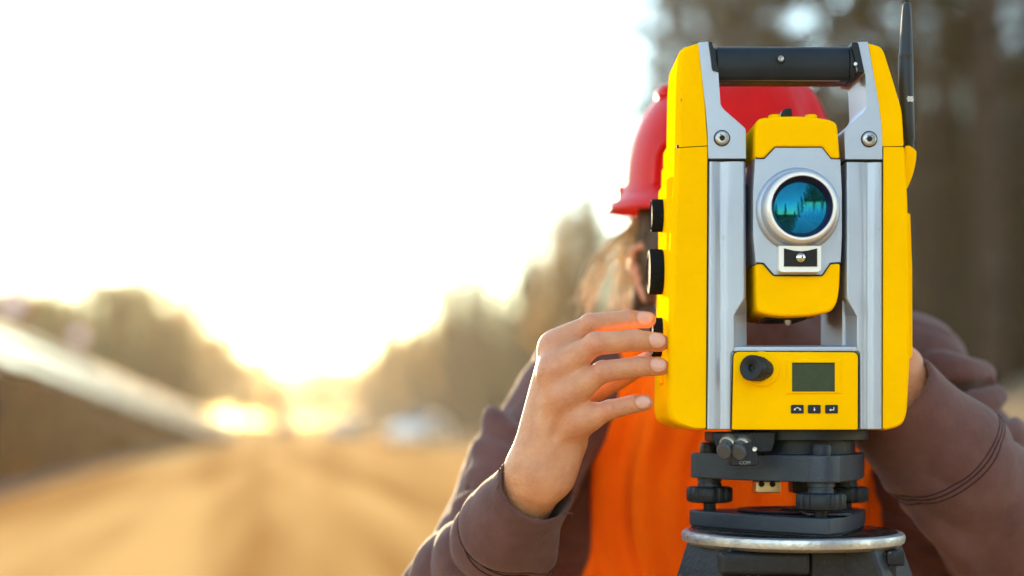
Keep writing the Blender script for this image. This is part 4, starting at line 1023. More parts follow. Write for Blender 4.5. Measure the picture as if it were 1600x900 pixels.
def build_hand(fingers, palm, wrist, elbow, dorsal, res, fa=None):
    """fingers: list of dict(j=[MCP,PIP,DIP,TIP], r=[...]); returns V,Q and masks"""
    pts = [p for f in fingers for p in f['j']] + [wrist, elbow]
    lo = np.min(np.array(pts), 0) - 0.05; hi = np.max(np.array(pts), 0) + 0.05
    fd = Field(lo, hi, res); dv = Vector(dorsal).normalized()
    # forearm and wrist, flattened
    fa_mid = Vector(wrist).lerp(Vector(elbow), 0.35)
    fd.cone(wrist, fa_mid, 0.0262, 0.031, 0.0, flat=dv, f=0.80); fd.cone(fa_mid, elbow, 0.031, 0.040, 0.012, flat=dv, f=0.88)
    # metacarpals
    for (a, b, ra, rb) in palm: fd.cone(a, b, ra, rb, 0.013, flat=dv, f=0.82)
    for f in fingers[:4]:
        m_ = Vector(f['j'][0]); q_ = m_.lerp(Vector(wrist), 0.72); o_ = dv * f['r'][0]
        fd.cone(m_ + o_ * 0.95, q_ + o_ * 1.15, 0.0030, 0.0022, 0.006)
    F2 = []
    for f in fingers:
        j, r = f['j'], f['r']
        g = Field(np.min(np.array(j), 0) - 0.02, np.max(np.array(j), 0) + 0.02, res)
        sub = fd
        # each finger: own field so that neighbours do not fuse
        gf = Field(lo, lo + np.array([0.01] * 3), res)
        gf.lo = fd.lo; gf.n = fd.n; gf.ax = fd.ax; gf.F = np.full(fd.F.shape, 0.5, np.float32)
        gf.cone(j[0], j[1], r[0], r[1], 0); gf.cone(j[1], j[2], r[1], r[2], 0.0015); gf.cone(j[2], j[3], r[2], r[3], 0.0015)
        d1 = (Vector(j[3]) - Vector(j[2])).normalized()
        for q in (1, 2):                                          # knuckle swelling on the back of the joint
            gf.ell(Vector(j[q]) + dv * r[q] * (0.14 if q == 1 else 0.08), (r[q] * 0.93,) * 3, 0.002)
        F2.append(gf)
    for gf in F2:
        A = fd.F; d = gf.F; k = 0.0035
        m = d < 0.45
        hh = np.clip(0.5 + 0.5 * (A - d) / k, 0, 1); fd.F = np.where(m, A * (1 - hh) + d * hh - k * hh * (1 - hh), A).astype(np.float32)
    # webbing: blend the first part of each finger strongly with the palm
    for f in fingers:
        j, r = f['j'], f['r']; fd.cone(j[0], Vector(j[0]).lerp(Vector(j[1]), f.get('web', 0.45)), r[0] * 0.98, r[0] * 0.9, 0.012)
        if f.get('kn', True): fd.ell(Vector(j[0]) + dv * r[0] * 0.22, (r[0] * 0.95,) * 3, 0.016)
    V, Q = fd.nets(2)
    nail = np.zeros(len(V)); blush = np.zeros(len(V)); N = vnormals(V, Q)
    disp = np.zeros(len(V))
    for f in fingers:
        j = [np.array(p) for p in f['j']]; r = f['r']; t = j[3] - j[2]; L = np.linalg.norm(t); t /= L
        n = np.array(f.get('n', dv)); n = n - t * (n @ t); n /= np.linalg.norm(n); b = np.cross(t, n)
        c = j[3] - t * r[3] * 0.72 + n * r[3] * 0.95
        q = V - c; u = q @ t; v = q @ b; w = q @ n
        a_, b_ = r[3] * 1.08, r[3] * 0.84
        rad = ((np.abs(u) / a_) ** 2.2 + (np.abs(v) / b_) ** 2.2) ** (1 / 2.2)
        ok = (w > -r[3] * 0.75) & (np.linalg.norm(q, axis=1) < 3 * r[3]) & ((N @ n) > 0.05)
        nm = np.clip((1.0 - rad) / 0.10, 0, 1) * ok; nail = np.maximum(nail, nm)
        disp -= ok * 0.0009 * np.exp(-((rad - 1.06) / 0.10) ** 2)      # nail fold groove
        disp += ok * 0.0003 * (rad < 0.95)
        for qd, rr, am in ((1, r[1], 0.8), (2, r[2], 0.45)):
            dd = np.linalg.norm(V - (j[qd] + np.array(dv) * rr * 0.7), axis=1); blush = np.maximum(blush, am * np.exp(-(dd / (rr * 1.1)) ** 2))
            ta = (V - j[qd]) @ ((j[qd] - j[qd - 1]) / np.linalg.norm(j[qd] - j[qd - 1]))
            back = np.clip(N @ np.array(dv), 0, 1)
            disp -= 0.00055 * back * np.exp(-(dd / (rr * 0.9)) ** 2) * np.maximum(0, np.cos(ta / 0.0038 * 2 * math.pi))
        dd = np.linalg.norm(V - j[3], axis=1); blush = np.maximum(blush, 0.7 * np.exp(-(dd / (r[3] * 1.3)) ** 2))
        dd = np.linalg.norm(V - (j[0] + np.array(dv) * r[0]), axis=1); blush = np.maximum(blush, 0.5 * np.exp(-(dd / (r[0] * 1.4)) ** 2))
    V = V + N * disp[:, None]
    return V, Q, nail, blush

# right hand (left in the picture): back of the hand to the camera, fingers on the drive knobs
def J(*a): return [at(*p) for p in a]
hand_R = [
    dict(j=J((868, 543, 1.226), (922, 506, 1.214), (980, 499, 1.219), (1012, 500, 1.225)), r=[0.0095, 0.0087, 0.0080, 0.0071]),
    dict(j=J((868, 580, 1.214), (930, 537, 1.198), (993, 532, 1.204), (1030, 535, 1.213)), r=[0.0102, 0.0097, 0.0090, 0.0080]),
    dict(j=J((880, 621, 1.212), (942, 581, 1.196), (998, 573, 1.202), (1031, 573, 1.211)), r=[0.0098, 0.0092, 0.0084, 0.0076]),
    dict(j=J((900, 660, 1.216), (953, 640, 1.203), (988, 632, 1.205), (1008, 629, 1.209)), r=[0.0093, 0.0082, 0.0075, 0.0067], n=Vector((0.15, -1, 0.1)), web=0.4),
    dict(j=J((845, 690, 1.262), (900, 625, 1.285), (965, 590, 1.290), (1012, 565, 1.280)), r=[0.0151, 0.0119, 0.0106, 0.0086], n=Vector((0, 1, 0.6)), kn=False, web=0.5),
]
wr_R = at(836, 748, 1.232); el_R = at(715, 940, 1.385)
palm_R = [(at(838, 725, 1.233), at(866, 550, 1.231), 0.0205, 0.0115), (at(842, 728, 1.230), at(868, 585, 1.224), 0.0205, 0.0130), (at(850, 732, 1.230), at(880, 625, 1.222), 0.0200, 0.0130), (at(858, 738, 1.232), at(898, 664, 1.224), 0.0190, 0.0125),
          (at(840, 735, 1.240), at(850, 665, 1.262), 0.020, 0.0155), (at(862, 730, 1.236), at(892, 690, 1.236), 0.016, 0.0125)]
VR, QR, nailR, blR = build_hand(hand_R, palm_R, wr_R, el_R, (-0.25, -1, 0.15), 0.00125)

# left hand (right in the picture): hidden behind the instrument, wrist shows
hand_L = [
    dict(j=J((1391, 548, 1.345), (1361, 518, 1.352), (1336, 523, 1.345), (1326, 538, 1.335)), r=[0.0088, 0.0081, 0.0074, 0.0066], n=Vector((0.3, 1, 0))),
    dict(j=J((1388, 570, 1.350), (1354, 546, 1.358), (1328, 551, 1.350), (1316, 563, 1.338)), r=[0.0094, 0.0088, 0.0080, 0.0072], n=Vector((0.3, 1, 0))),
    dict(j=J((1384, 596, 1.352), (1352, 578, 1.360), (1328, 583, 1.352), (1316, 593, 1.340)), r=[0.0090, 0.0083, 0.0076, 0.0069], n=Vector((0.3, 1, 0))),
    dict(j=J((1378, 621, 1.352), (1351, 610, 1.358), (1333, 615, 1.352), (1324, 623, 1.344)), r=[0.0084, 0.0074, 0.0067, 0.0060], n=Vector((0.3, 1, 0))),
    dict(j=J((1420, 588, 1.322), (1416, 562, 1.325), (1402, 542, 1.328), (1388, 532, 1.332)), r=[0.0140, 0.0108, 0.0096, 0.0080], n=Vector((1, 0.2, 0.5)), kn=False, web=0.5),
]
wr_L = at(1410, 616, 1.332); el_L = at(1625, 900, 1.43)
palm_L = [(at(1414, 619, 1.330), at(1391, 549, 1.345), 0.0195, 0.0115), (at(1411, 622, 1.334), at(1388, 570, 1.350), 0.0195, 0.0125), (at(1406, 626, 1.336), at(1384, 594, 1.352), 0.0195, 0.0125), (at(1404, 632, 1.338), at(1379, 617, 1.352), 0.018, 0.0115), (at(1401, 626, 1.328), at(1408, 604, 1.322), 0.0185, 0.0150)]
VL, QL, nailL, blL = build_hand(hand_L, palm_L, wr_L, el_L, (0.6, 0.8, 0.0), 0.0018)

# head, neck, shoulders
HC = at(1124, 424, 1.575)                      # centre of the head
yaw = R(14)                                     # face turned a little to picture right
HM = Matrix.Rotation(yaw, 3, 'Z') @ Matrix.Rotation(R(6), 3, 'X')
def hp(x, y, z): return HC + HM @ Vector((x, y, z))      # local: -y is the face, z up
fb = Field((HC.x - 0.16, HC.y - 0.16, HC.z - 0.24), (HC.x + 0.16, HC.y + 0.17, HC.z + 0.19), 0.0028)
def rotm(): return HM
fb.ell(hp(0, 0.012, 0.055), (0.077, 0.098, 0.108), 0.0, rot=HM)
fb.ell(hp(0, -0.030, -0.025), (0.066, 0.066, 0.092), 0.03, rot=HM)
fb.cone(hp(-0.045, -0.01, -0.07), hp(0, -0.072, -0.105), 0.024, 0.017, 0.03); fb.cone(hp(0.045, -0.01, -0.07), hp(0, -0.072, -0.105), 0.024, 0.017, 0.03)
fb.cone(hp(0, -0.093, 0.012), hp(0, -0.112, -0.026), 0.008, 0.0125, 0.012)
fb.ell(hp(-0.011, -0.101, -0.030), (0.009, 0.010, 0.008), 0.006); fb.ell(hp(0.011, -0.101, -0.030), (0.009, 0.010, 0.008), 0.006)
for s in (-1, 1):
    fb.ell(hp(s * 0.031, -0.098, 0.008), (0.019, 0.016, 0.012), 0.012, mode='cut')
    fb.ell(hp(s * 0.031, -0.078, 0.008), (0.0135, 0.0125, 0.0125), 0.003)
    fb.cone(hp(s * 0.014, -0.094, 0.025), hp(s * 0.046, -0.085, 0.026), 0.006, 0.006, 0.012)
    fb.ell(hp(s * 0.042, -0.066, -0.030), (0.022, 0.022, 0.020), 0.02)
    # ear: plate, rim and lobe standing off the head
    e0 = hp(s * 0.075, 0.014, -0.012); eo = HM @ Vector((s * 0.55, 0.35, 0)).normalized()
    rim_p = [hp(s * 0.074, 0.002, 0.012), hp(s * 0.084, 0.012, 0.026), hp(s * 0.090, 0.026, 0.020), hp(s * 0.090, 0.028, 0.002), hp(s * 0.084, 0.018, -0.018), hp(s * 0.078, 0.006, -0.032)]
    fb.chain(rim_p, [0.0035, 0.0040, 0.0045, 0.0045, 0.0045, 0.0065], 0.003)
    fb.cone(hp(s * 0.074, 0.006, 0.008), hp(s * 0.080, 0.018, -0.004), 0.009, 0.010, 0.005)
    fb.ell(hp(s * 0.084, 0.010, 0.002), (0.006, 0.009, 0.013), 0.004, mode='cut')
fb.cone(hp(-0.014, -0.096, -0.062), hp(0.014, -0.096, -0.062), 0.0062, 0.0062, 0.008); fb.cone(hp(-0.011, -0.094, -0.074), hp(0.011, -0.094, -0.074), 0.0070, 0.0070, 0.008)
fb.cone(hp(-0.022, -0.101, -0.0675), hp(0.022, -0.101, -0.0675), 0.0022, 0.0022, 0.003, mode='cut')
fb.cone(hp(0, 0.03, -0.05), at(1135, 560, 1.64), 0.056, 0.062, 0.03)
VH, QH = fb.nets(1)
NH = vnormals(VH, QH)
loc = (VH - np.array(HC)) @ np.array(HM)
blH = 0.75 * np.exp(-(((np.abs(loc[:, 0]) - 0.084) / 0.014) ** 2 + ((loc[:, 1] - 0.014) / 0.03) ** 2 + ((loc[:, 2] + 0.005) / 0.045) ** 2)) + 0.6 * np.exp(-((loc[:, 0] / 0.022) ** 2 + ((loc[:, 2] + 0.068) / 0.009) ** 2)) * (loc[:, 1] < -0.07)
brow = np.exp(-(((np.abs(loc[:, 0]) - 0.030) / 0.016) ** 4 + ((loc[:, 2] - 0.028) / 0.006) ** 2)) * (loc[:, 1] < -0.05)
# trunk under the clothes
TC = 0.240
ft = Field((-0.05, 1.38, 0.02), (0.56, 2.0, 1.42), 0.009)
sh_L = at(905, 605, 1.56); sh_R = at(1420, 590, 1.56)     # shoulders as they stand in the picture
def torso(fd, inf, hang=0.0):
    fd.cone((TC, 1.62, 1.235), (TC, 1.64, 1.12), 0.105 + inf, 0.11 + inf, 0.0, flat=(1, 0, 0), f=1.42)
    fd.cone((TC, 1.64, 1.12), (TC + 0.01, 1.74 - hang, 0.86 - hang * 0.4), 0.11 + inf, 0.115 + inf, 0.05, flat=(1, 0, 0), f=1.36)
    fd.cone(sh_L + Vector((0.02, 0.03, 0)), sh_R + Vector((-0.02, 0.03, 0)), 0.055 + inf * 0.6, 0.055 + inf * 0.6, 0.05)
torso(ft, -0.012)
ft.cone((TC, 1.63, 1.30), (TC, 1.60, 1.40), 0.06, 0.05, 0.03)
for s, sh, el in ((-1, sh_L, el_R), (1, sh_R, el_L)): ft.cone(sh, el, 0.043, 0.038, 0.03)
for s in (-1, 1):
    hip = Vector((TC + s * 0.09, 1.75, 0.84)); kn = Vector((TC + s * 0.12, 1.70, 0.46)); an = Vector((TC + s * 0.14, 1.80, 0.09))
    ft.cone(hip, kn, 0.085, 0.055, 0.04); ft.cone(kn, an, 0.053, 0.036, 0.02)
    ft.cone(an - Vector((0, 0, 0.03)), an + Vector((0, -0.16, -0.045)), 0.035, 0.028, 0.02)
VT, QT = ft.nets(1)
Vs = [VR, VL, VH, VT]; Qs = [QR, QL, QH, QT]; off = np.cumsum([0] + [len(v) for v in Vs[:-1]])
me = np_mesh('person', np.concatenate(Vs), np.concatenate([q + o_ for q, o_ in zip(Qs, off)]))
z0 = lambda V: np.zeros(len(V))
attr(me, 'nail', np.concatenate([nailR, nailL, z0(VH), z0(VT)])); attr(me, 'blush', np.concatenate([blR, blL, np.clip(blH, 0, 1), z0(VT)])); attr(me, 'brow', np.concatenate([z0(VR), z0(VL), brow, z0(VT)]))
person = link('person', me, M_skin, None, angle=180, loc=(TC, 1.74, 0))
tag(person, 'person in brown hoodie and orange vest bending behind the instrument, fingers on its knobs', 'person')
for s in (-1, 1):
    eye = lathe('eye', [(0.0001 + 0.0118 * math.sin(R(a)), -0.0118 * math.cos(R(a))) for a in range(0, 181, 15)], hp(s * 0.031, -0.0795, 0.008), HM @ Vector((0, 1, 0)), mat('eye_white', (0.75, 0.72, 0.70), 0.15), person, 20, angle=180)
    lathe('iris', [(0.0001 + 0.0120 * math.sin(R(a)), -0.0120 * math.cos(R(a))) for a in range(0, 31, 6)], hp(s * 0.031, -0.0796, 0.008), HM @ Vector((0, 1, 0)), mat('iris', (0.03, 0.02, 0.015), 0.1), eye, 20, angle=180)

# ------------------------------------------------------------------ hoodie
def cloth_material(name, c1, c2, weave=2200, rough=0.9, sheen=0.15, bump=0.6):
    m = mat(name, c1, rough, spec=0.12, col2=c2, nscale=26, detail=8, sheen=sheen, ramp=(0.3, 0.7))
    N = m.node_tree.nodes; L = m.node_tree.links; b = N['Principled BSDF']; tc = N.new('ShaderNodeTexCoord')
    n = N.new('ShaderNodeTexNoise'); n.inputs['Scale'].default_value = weave; n.inputs['Detail'].default_value = 2; L.new(tc.outputs['Object'], n.inputs['Vector'])
    n2 = N.new('ShaderNodeTexNoise'); n2.inputs['Scale'].default_value = 60; n2.inputs['Detail'].default_value = 5; L.new(tc.outputs['Object'], n2.inputs['Vector'])
    ad = N.new('ShaderNodeMath'); ad.operation = 'MULTIPLY_ADD'; ad.inputs[1].default_value = 0.35; L.new(n.outputs['Fac'], ad.inputs[0]); L.new(n2.outputs['Fac'], ad.inputs[2])
    bp = N.new('ShaderNodeBump'); bp.inputs['Strength'].default_value = bump; bp.inputs['Distance'].default_value = 0.0025
    L.new(ad.outputs[0], bp.inputs['Height']); L.new(bp.outputs['Normal'], b.inputs['Normal']); return m
M_hood = cloth_material('brown_fleece', (0.096, 0.041, 0.036), (0.140, 0.066, 0.058), weave=700)
M_rib = cloth_material('brown_cuff_rib', (0.096, 0.041, 0.036), (0.140, 0.066, 0.058))
M_stitch = mat('dark_stitching', (0.022, 0.011, 0.013), 0.95, spec=0.0)
def fbm(V, s, seed=0.0):
    return np.array([mnoise.noise(Vector((v[0] * s + seed, v[1] * s, v[2] * s))) for v in V])
def sines(V, fr, seed):
    g_ = np.random.RandomState(seed); out = np.zeros(len(V))
    for k in range(5):
        d = g_.normal(size=3); d /= np.linalg.norm(d); out += np.sin(V @ d * fr * g_.uniform(0.7, 1.4) + g_.uniform(0, 6.28) + 1.3 * np.sin(V @ np.roll(d, 1) * fr * 0.6))
    return out / 5

def folds(V, c, d, wl, seed):
    # wrinkles that run across the arm, sharp in the valleys, wandering
    d = np.array(Vector(d).normalized()); t = (V - np.array(c)) @ d
    n1 = sines(V, 28, seed); n2 = sines(V, 16, seed + 1); n3 = sines(V, 60, seed + 2)
    w = np.sin(t / wl * 2 * math.pi + 5.0 * n1 + 3.0 * n2 + 0.8 * n3)
    return (np.abs(w) ** 0.6 - 0.6) * np.clip(0.55 + 0.9 * sines(V, 24, seed + 3), 0, 1)
# trunk and upper arms of the hoodie
fh = Field((-0.16, 1.30, 0.74), (0.66, 1.92, 1.48), 0.0045)
torso(fh, 0.012)
eR = at(700, 950, 1.40); eL = at(1640, 905, 1.45)
fh.cone(sh_L, at(812, 745, 1.51), px(88, 1.55), px(78, 1.5), 0.022); fh.cone(at(815, 745, 1.50), eR, px(80, 1.5), px(78, 1.4), 0.03)
fh.cone(sh_R, at(1505, 720, 1.53), px(92, 1.55), px(82, 1.5), 0.05); fh.cone(at(1505, 720, 1.53), eL, px(82, 1.5), px(88, 1.45), 0.03)
fh.cone(at(855, 740, 1.60), at(850, 980, 1.64), 0.050, 0.058, 0.03); fh.cone(at(1440, 740, 1.56), at(1455, 980, 1.60), 0.050, 0.058, 0.04)
# hood and collar round the neck
for k in range(14):
    a0, a1 = R(k * 360 / 14), R((k + 1) * 360 / 14)
    def hoodp(a): return Vector((TC + 0.092 * math.cos(a), 1.645 + (0.095 if math.sin(a) > 0 else 0.160) * math.sin(a), 1.332 - 0.006 * math.sin(a)))
    fh.cone(hoodp(a0), hoodp(a1), 0.030, 0.030, 0.025)
fh.cone((TC - 0.07, 1.75, 1.33), (TC + 0.07, 1.75, 1.33), 0.045, 0.045, 0.03)
fh.cone((TC, 1.60, 1.52), (TC, 1.64, 1.30), 0.075, 0.058, 0.02, mode='cut'); fh.cone((TC, 1.57, 1.40), (TC, 1.60, 1.31), 0.06, 0.05, 0.02, mode='cut')
# folds: ridges and creases on the sleeves
def ridge(fd, pts, r, k=0.018, mode='add'):
    P = catmull([at(*p) for p in pts], 4); n = len(P)
    fd.chain(P, [r * (0.35 + 0.65 * math.sin(math.pi * min(1, max(0, i / (n - 1))))) for i in range(n)], k, mode)
ridge(fh, [(765, 640, 1.475), (790, 690, 1.455), (850, 700, 1.45)], 0.012)
ridge(fh, [(745, 700, 1.45), (790, 730, 1.43), (850, 745, 1.43)], 0.013)
ridge(fh, [(735, 748, 1.43), (780, 760, 1.415), (840, 780, 1.41)], 0.011)
ridge(fh, [(722, 790, 1.42), (770, 800, 1.40), (850, 815, 1.40)], 0.013)
ridge(fh, [(748, 735, 1.435), (790, 745, 1.42), (840, 760, 1.42)], 0.006, 0.010, 'cut')
ridge(fh, [(728, 772, 1.42), (770, 782, 1.405), (840, 797, 1.40)], 0.006, 0.010, 'cut')
ridge(fh, [(1455, 560, 1.475), (1500, 590, 1.47), (1545, 580, 1.50)], 0.014)
ridge(fh, [(1470, 640, 1.455), (1520, 640, 1.45), (1560, 615, 1.48)], 0.014)
ridge(fh, [(1530, 680, 1.45), (1560, 690, 1.45), (1585, 670, 1.47)], 0.014)
ridge(fh, [(1460, 612, 1.46), (1510, 618, 1.455), (1550, 600, 1.48)], 0.006, 0.012, 'cut')
ridge(fh, [(1500, 665, 1.45), (1545, 662, 1.455), (1570, 645, 1.47)], 0.007, 0.012, 'cut')
Vh, Qh = fh.nets(2); Nh = vnormals(Vh, Qh)
Vh = Vh + Nh * (0.0022 * sines(Vh, 45, 1) + 0.0065 * folds(Vh, (0, 0, 1.0), (0.25, 0, 1), 0.085, 40) - 0.0005)[:, None]; Vh = relax(Vh, Qh, 1)
hood = link('hoodie', np_mesh('hoodie', Vh, Qh), M_hood, person, angle=180)
hood['label'] = 'faded mauve brown hooded sweatshirt'

# forearm sleeves with open cuffs
def sleeve(axis, radii, lo_pad, hole, seed, ridges, res=0.0024, cuff_k=None):
    P = [Vector(p) for p in axis]; A = np.array(P)
    fs = Field(A.min(0) - lo_pad, A.max(0) + lo_pad, res)
    fs.chain(P, radii, 0.02)
    for rd in ridges: ridge(fs, *rd)
    end = P[-1]; d = (P[-1] - P[-2]).normalized()
    fs.half(end, d + Vector(cuff_k or (0, 0, 0)), 0.002)
    fs.cone(end - d * 0.10, end + d * 0.05, hole * 0.9, hole, 0.001, mode='cut')
    V, Q = fs.nets(2); N = vnormals(V, Q)
    tt = (V - np.array(end)) @ np.array(d)
    w = np.clip(-tt / 0.03, 0, 1)
    V = V + N * ((0.0020 * sines(V, 50, seed) + 0.0075 * folds(V, end, d + Vector((0.5, 0, 0)), 0.075, seed + 5) * np.clip(-(tt + 0.05) / 0.03, 0.12, 1)) * w + 0.0006 * sines(V, 260, seed + 2) * (1 - w))[:, None]
    return V, Q, end, d
slR = [at(688, 975, 1.42), at(742, 905, 1.345), at(797, 822, 1.275), at(841, 756, 1.234)]
rR = [px(92, 1.42), px(86, 1.345), px(68, 1.275), px(63, 1.234)]
ridR = [([(705, 865, 1.312), (728, 890, 1.300), (745, 940, 1.31)], 0.008), ([(668, 905, 1.365), (690, 940, 1.352), (700, 990, 1.36)], 0.010), ([(852, 850, 1.268), (832, 890, 1.288), (815, 950, 1.32)], 0.008)]
V1, Q1, endR, dR = sleeve(slR, rR, 0.09, px(59, 1.234), 11, ridR, cuff_k=(0.05, -0.50, 0.02))
s1 = link('sleeve', np_mesh('sleeve', V1, Q1), M_hood, hood, angle=180)
slL = [at(1665, 960, 1.47), at(1585, 835, 1.395), at(1478, 720, 1.34), at(1378, 612, 1.322)]
rL = [px(118, 1.47), px(106, 1.395), px(92, 1.34), px(84, 1.322)]
ridL = [([(1560, 735, 1.345), (1585, 810, 1.332), (1600, 900, 1.36)], 0.010), ([(1445, 800, 1.325), (1500, 860, 1.345), (1560, 940, 1.38)], 0.008)]
V2, Q2, endL, dL = sleeve(slL, rL, 0.11, px(77, 1.322), 23, ridL, res=0.0028, cuff_k=(0.1, -0.2, 0.0))
s2 = link('sleeve', np_mesh('sleeve', V2, Q2), M_hood, hood, angle=180)
# stitched seams round the cuffs, laid on the sleeve surface by ray casting
from mathutils.bvhtree import BVHTree
def seam_loop(V, Q, c, d, rmax, off, par, rad=0.0011, n=72, dash=True):
    bv = BVHTree.FromPolygons([tuple(v) for v in V], [tuple(q) for q in Q]); a, u, w = frame_of(d); pts = []
    for k in range(n + 1):
        an = 2 * math.pi * k / n; dr = u * math.cos(an) + w * math.sin(an)
        hit = bv.ray_cast(c + a * (off + 0.0016 * math.sin(3 * an)) + dr * rmax, -dr)
        if hit[0] is not None: pts.append(hit[0] - dr * 0.0002)
    if len(pts) > 3: tube('seam', pts, rad, M_stitch, par, 6)
cR = at(792, 836, 1.288); dsR = (slR[2] - slR[1]).normalized()
for o_ in (0.0, 0.0042, 0.0085): seam_loop(V1, Q1, cR, (dsR + Vector((0.05, -0.20, 0.0))).normalized(), 0.12, o_, s1, 0.0007)
cL = at(1478, 718, 1.337); dsL = (slL[3] - slL[2]).normalized()
for o_ in (0.0, 0.0045, 0.0085): seam_loop(V2, Q2, cL, (dsL + Vector((0.1, -0.15, 0.0))).normalized(), 0.14, o_, s2, 0.0007)
# frayed threads at the cuffs
gf = random.Random(5)
def threads(V, Q, end, d, n, par, ns):
    idx = np.where(np.abs((V - np.array(end)) @ np.array(d)) < 0.006)[0]
    TV, TF = [], []
    for k in range(n):
        p = Vector(V[gf.choice(idx)]); q = p + Vector((gf.gauss(0, 0.002), -0.0012 + gf.gauss(0, 0.001), gf.gauss(-0.001, 0.002))); r_ = q + Vector((gf.gauss(0, 0.002), gf.gauss(0, 0.001), gf.gauss(-0.002, 0.002)))
        v, f = tube_mesh('t', [p, q, r_], [0.0006, 0.0005, 0.0003], 4); i = len(TV); TV += v; TF += [tuple(x + i for x in y) for y in f]
    o = link('frayed_threads', mesh_from('frayed_threads', TV, TF), M_rib, par); o['kind'] = 'stuff'
threads(V1, Q1, endR, dR, 60, s1, 0); threads(V2, Q2, endL, dL, 40, s2, 0)

# ------------------------------------------------------------------ orange vest
M_vest = cloth_material('orange_vest_cloth', (1.0, 0.145, 0.0004), (0.98, 0.125, 0.0004), weave=1600, rough=0.9, sheen=0.0, bump=0.2)
fv = Field((0.0, 1.36, 0.70), (0.48, 1.94, 1.46), 0.0045)
torso(fv, 0.030, 0.15)
x = fv.ax[0][:, None, None]; y = fv.ax[1][None, :, None]; z = fv.ax[2][None, None, :]
armw = 0.156 + 0.006 * np.clip((1.15 - z) / 0.2, 0, 1)
fv.F = np.maximum(fv.F, (np.abs(x - TC) - armw) + 0 * y).astype(np.float32)
# neck opening
neck = np.sqrt((x - TC) ** 2 + 0.55 * (np.clip(1.33 - z, 0, 9)) ** 2 + 0 * y) - (0.105 - 0.35 * np.clip(1.36 - z, 0, 0.3))
neckcut = np.where((y < 1.72) & (z > 1.16), neck, 0.5)
fv.F = np.maximum(fv.F, -neckcut * 0.8).astype(np.float32)
Vv, Qv = fv.nets(2); Nv = vnormals(Vv, Qv)
fx = Vv[:, 0] + 0.012 * np.sin(Vv[:, 2] * 17 + 1) + 0.05 * (1.1 - Vv[:, 2]) * (Vv[:, 0] - TC) / 0.15
fold = 0.0095 * np.sin(fx * 88 + 0.8) * np.clip((1.38 - Vv[:, 2]) / 0.15, 0.15, 1) + 0.0045 * np.sin(fx * 171 + 2 * np.sin(Vv[:, 2] * 12)) + 0.0025 * sines(Vv, 40, 31)
Vv = Vv + Nv * fold[:, None]
vest = link('safety_vest', np_mesh('safety_vest', Vv, Qv), M_vest, person, angle=180); vest['label'] = 'bright orange safety vest'
# trousers and boots, below the picture
M_trou = cloth_material('dark_trousers', (0.03, 0.032, 0.04), (0.045, 0.047, 0.055)); M_boot = mat('leather_boot', (0.05, 0.03, 0.02), 0.5, bump=0.3)
fp = Field((0.0, 1.50, 0.0), (0.52, 1.98, 1.0), 0.008)
fp.cone((TC, 1.70, 0.94), (TC + 0.005, 1.75, 0.84), 0.115, 0.125, 0.0, flat=(1, 0, 0), f=1.32)
for s in (-1, 1):
    hip = Vector((TC + s * 0.09, 1.75, 0.84)); kn = Vector((TC + s * 0.12, 1.70, 0.46)); an = Vector((TC + s * 0.14, 1.80, 0.12))
    fp.cone(hip, kn, 0.100, 0.072, 0.04); fp.cone(kn, an, 0.072, 0.064, 0.02)
Vp, Qp = fp.nets(1); Np_ = vnormals(Vp, Qp); Vp = Vp + Np_ * (0.004 * sines(Vp, 40, 5))[:, None]
link('trousers', np_mesh('trousers', Vp, Qp), M_trou, person, angle=180)
for s in (-1, 1):
    fo = Field((TC + s * 0.14 - 0.09, 1.54, -0.02), (TC + s * 0.14 + 0.09, 1.92, 0.2), 0.006); an = Vector((TC + s * 0.14, 1.80, 0.09))
    fo.cone(an + Vector((0, 0.005, 0.05)), an - Vector((0, 0.0, 0.04)), 0.056, 0.050, 0); fo.cone(an + Vector((0, 0.02, -0.045)), an + Vector((0, -0.17, -0.048)), 0.046, 0.046, 0.02)
    fo.half((0, 0, 0.0), (0, 0, -1), 0.004); Vb, Qb = fo.nets(1)
    link('boot', np_mesh('boot', Vb, Qb), M_boot, person, angle=180)

# ------------------------------------------------------------------ hair: strands blown out behind the ear
M_hair = mat('blond_hair', (0.50, 0.36, 0.20), 0.45, col2=(0.70, 0.54, 0.33), nscale=40, sheen=0.1); M_hairdk = mat('brown_hair', (0.055, 0.028, 0.016), 0.5, col2=(0.11, 0.06, 0.03), nscale=60)
gh = random.Random(9); TV, TF = [], []
def strand(pts, r0):
    P = catmull(pts, 5); n = len(P); v, f = tube_mesh('s', P, [r0 * (1 - 0.75 * i / (n - 1)) for i in range(n)], 4); i = len(TV); TV.extend(v); TF.extend([tuple(x_ + i for x_ in y_) for y_ in f])
for k in range(64):                       # lock hanging behind the ear down to the shoulder
    u = gh.random(); a = at(985 + 26 * u + gh.gauss(0, 3), 345 + gh.gauss(0, 6), 1.615 + 0.03 * gh.random())
    b = at(972 + 22 * u + gh.gauss(0, 5), 400, 1.63 + 0.02 * gh.random()); c = at(960 + 30 * u + gh.gauss(0, 7), 450, 1.63); d = at(950 + 45 * u + gh.gauss(0, 8), 488 + gh.gauss(0, 8), 1.62 + gh.gauss(0, 0.01))
    strand([a, b, c, d], 0.0007)
for k in range(34):                        # loose wisps drifting left
    u = gh.random(); y0 = 350 + 40 * gh.random()
    a = at(990 + gh.gauss(0, 4), y0, 1.615); b = at(960 - 14 * u + gh.gauss(0, 4), y0 + 26, 1.62); c = at(938 - 20 * u + gh.gauss(0, 6), y0 + 66 + gh.gauss(0, 8), 1.62); d = at(925 - 22 * u + gh.gauss(0, 10), y0 + 105 + gh.gauss(0, 18), 1.62 + gh.gauss(0, 0.015))
    strand([a, b, c, d], 0.0008)
o = link('hair', mesh_from('hair', TV, TF), M_hair, person, angle=180); o['label'] = 'blond windblown strands behind the ear'
TV, TF = [], []
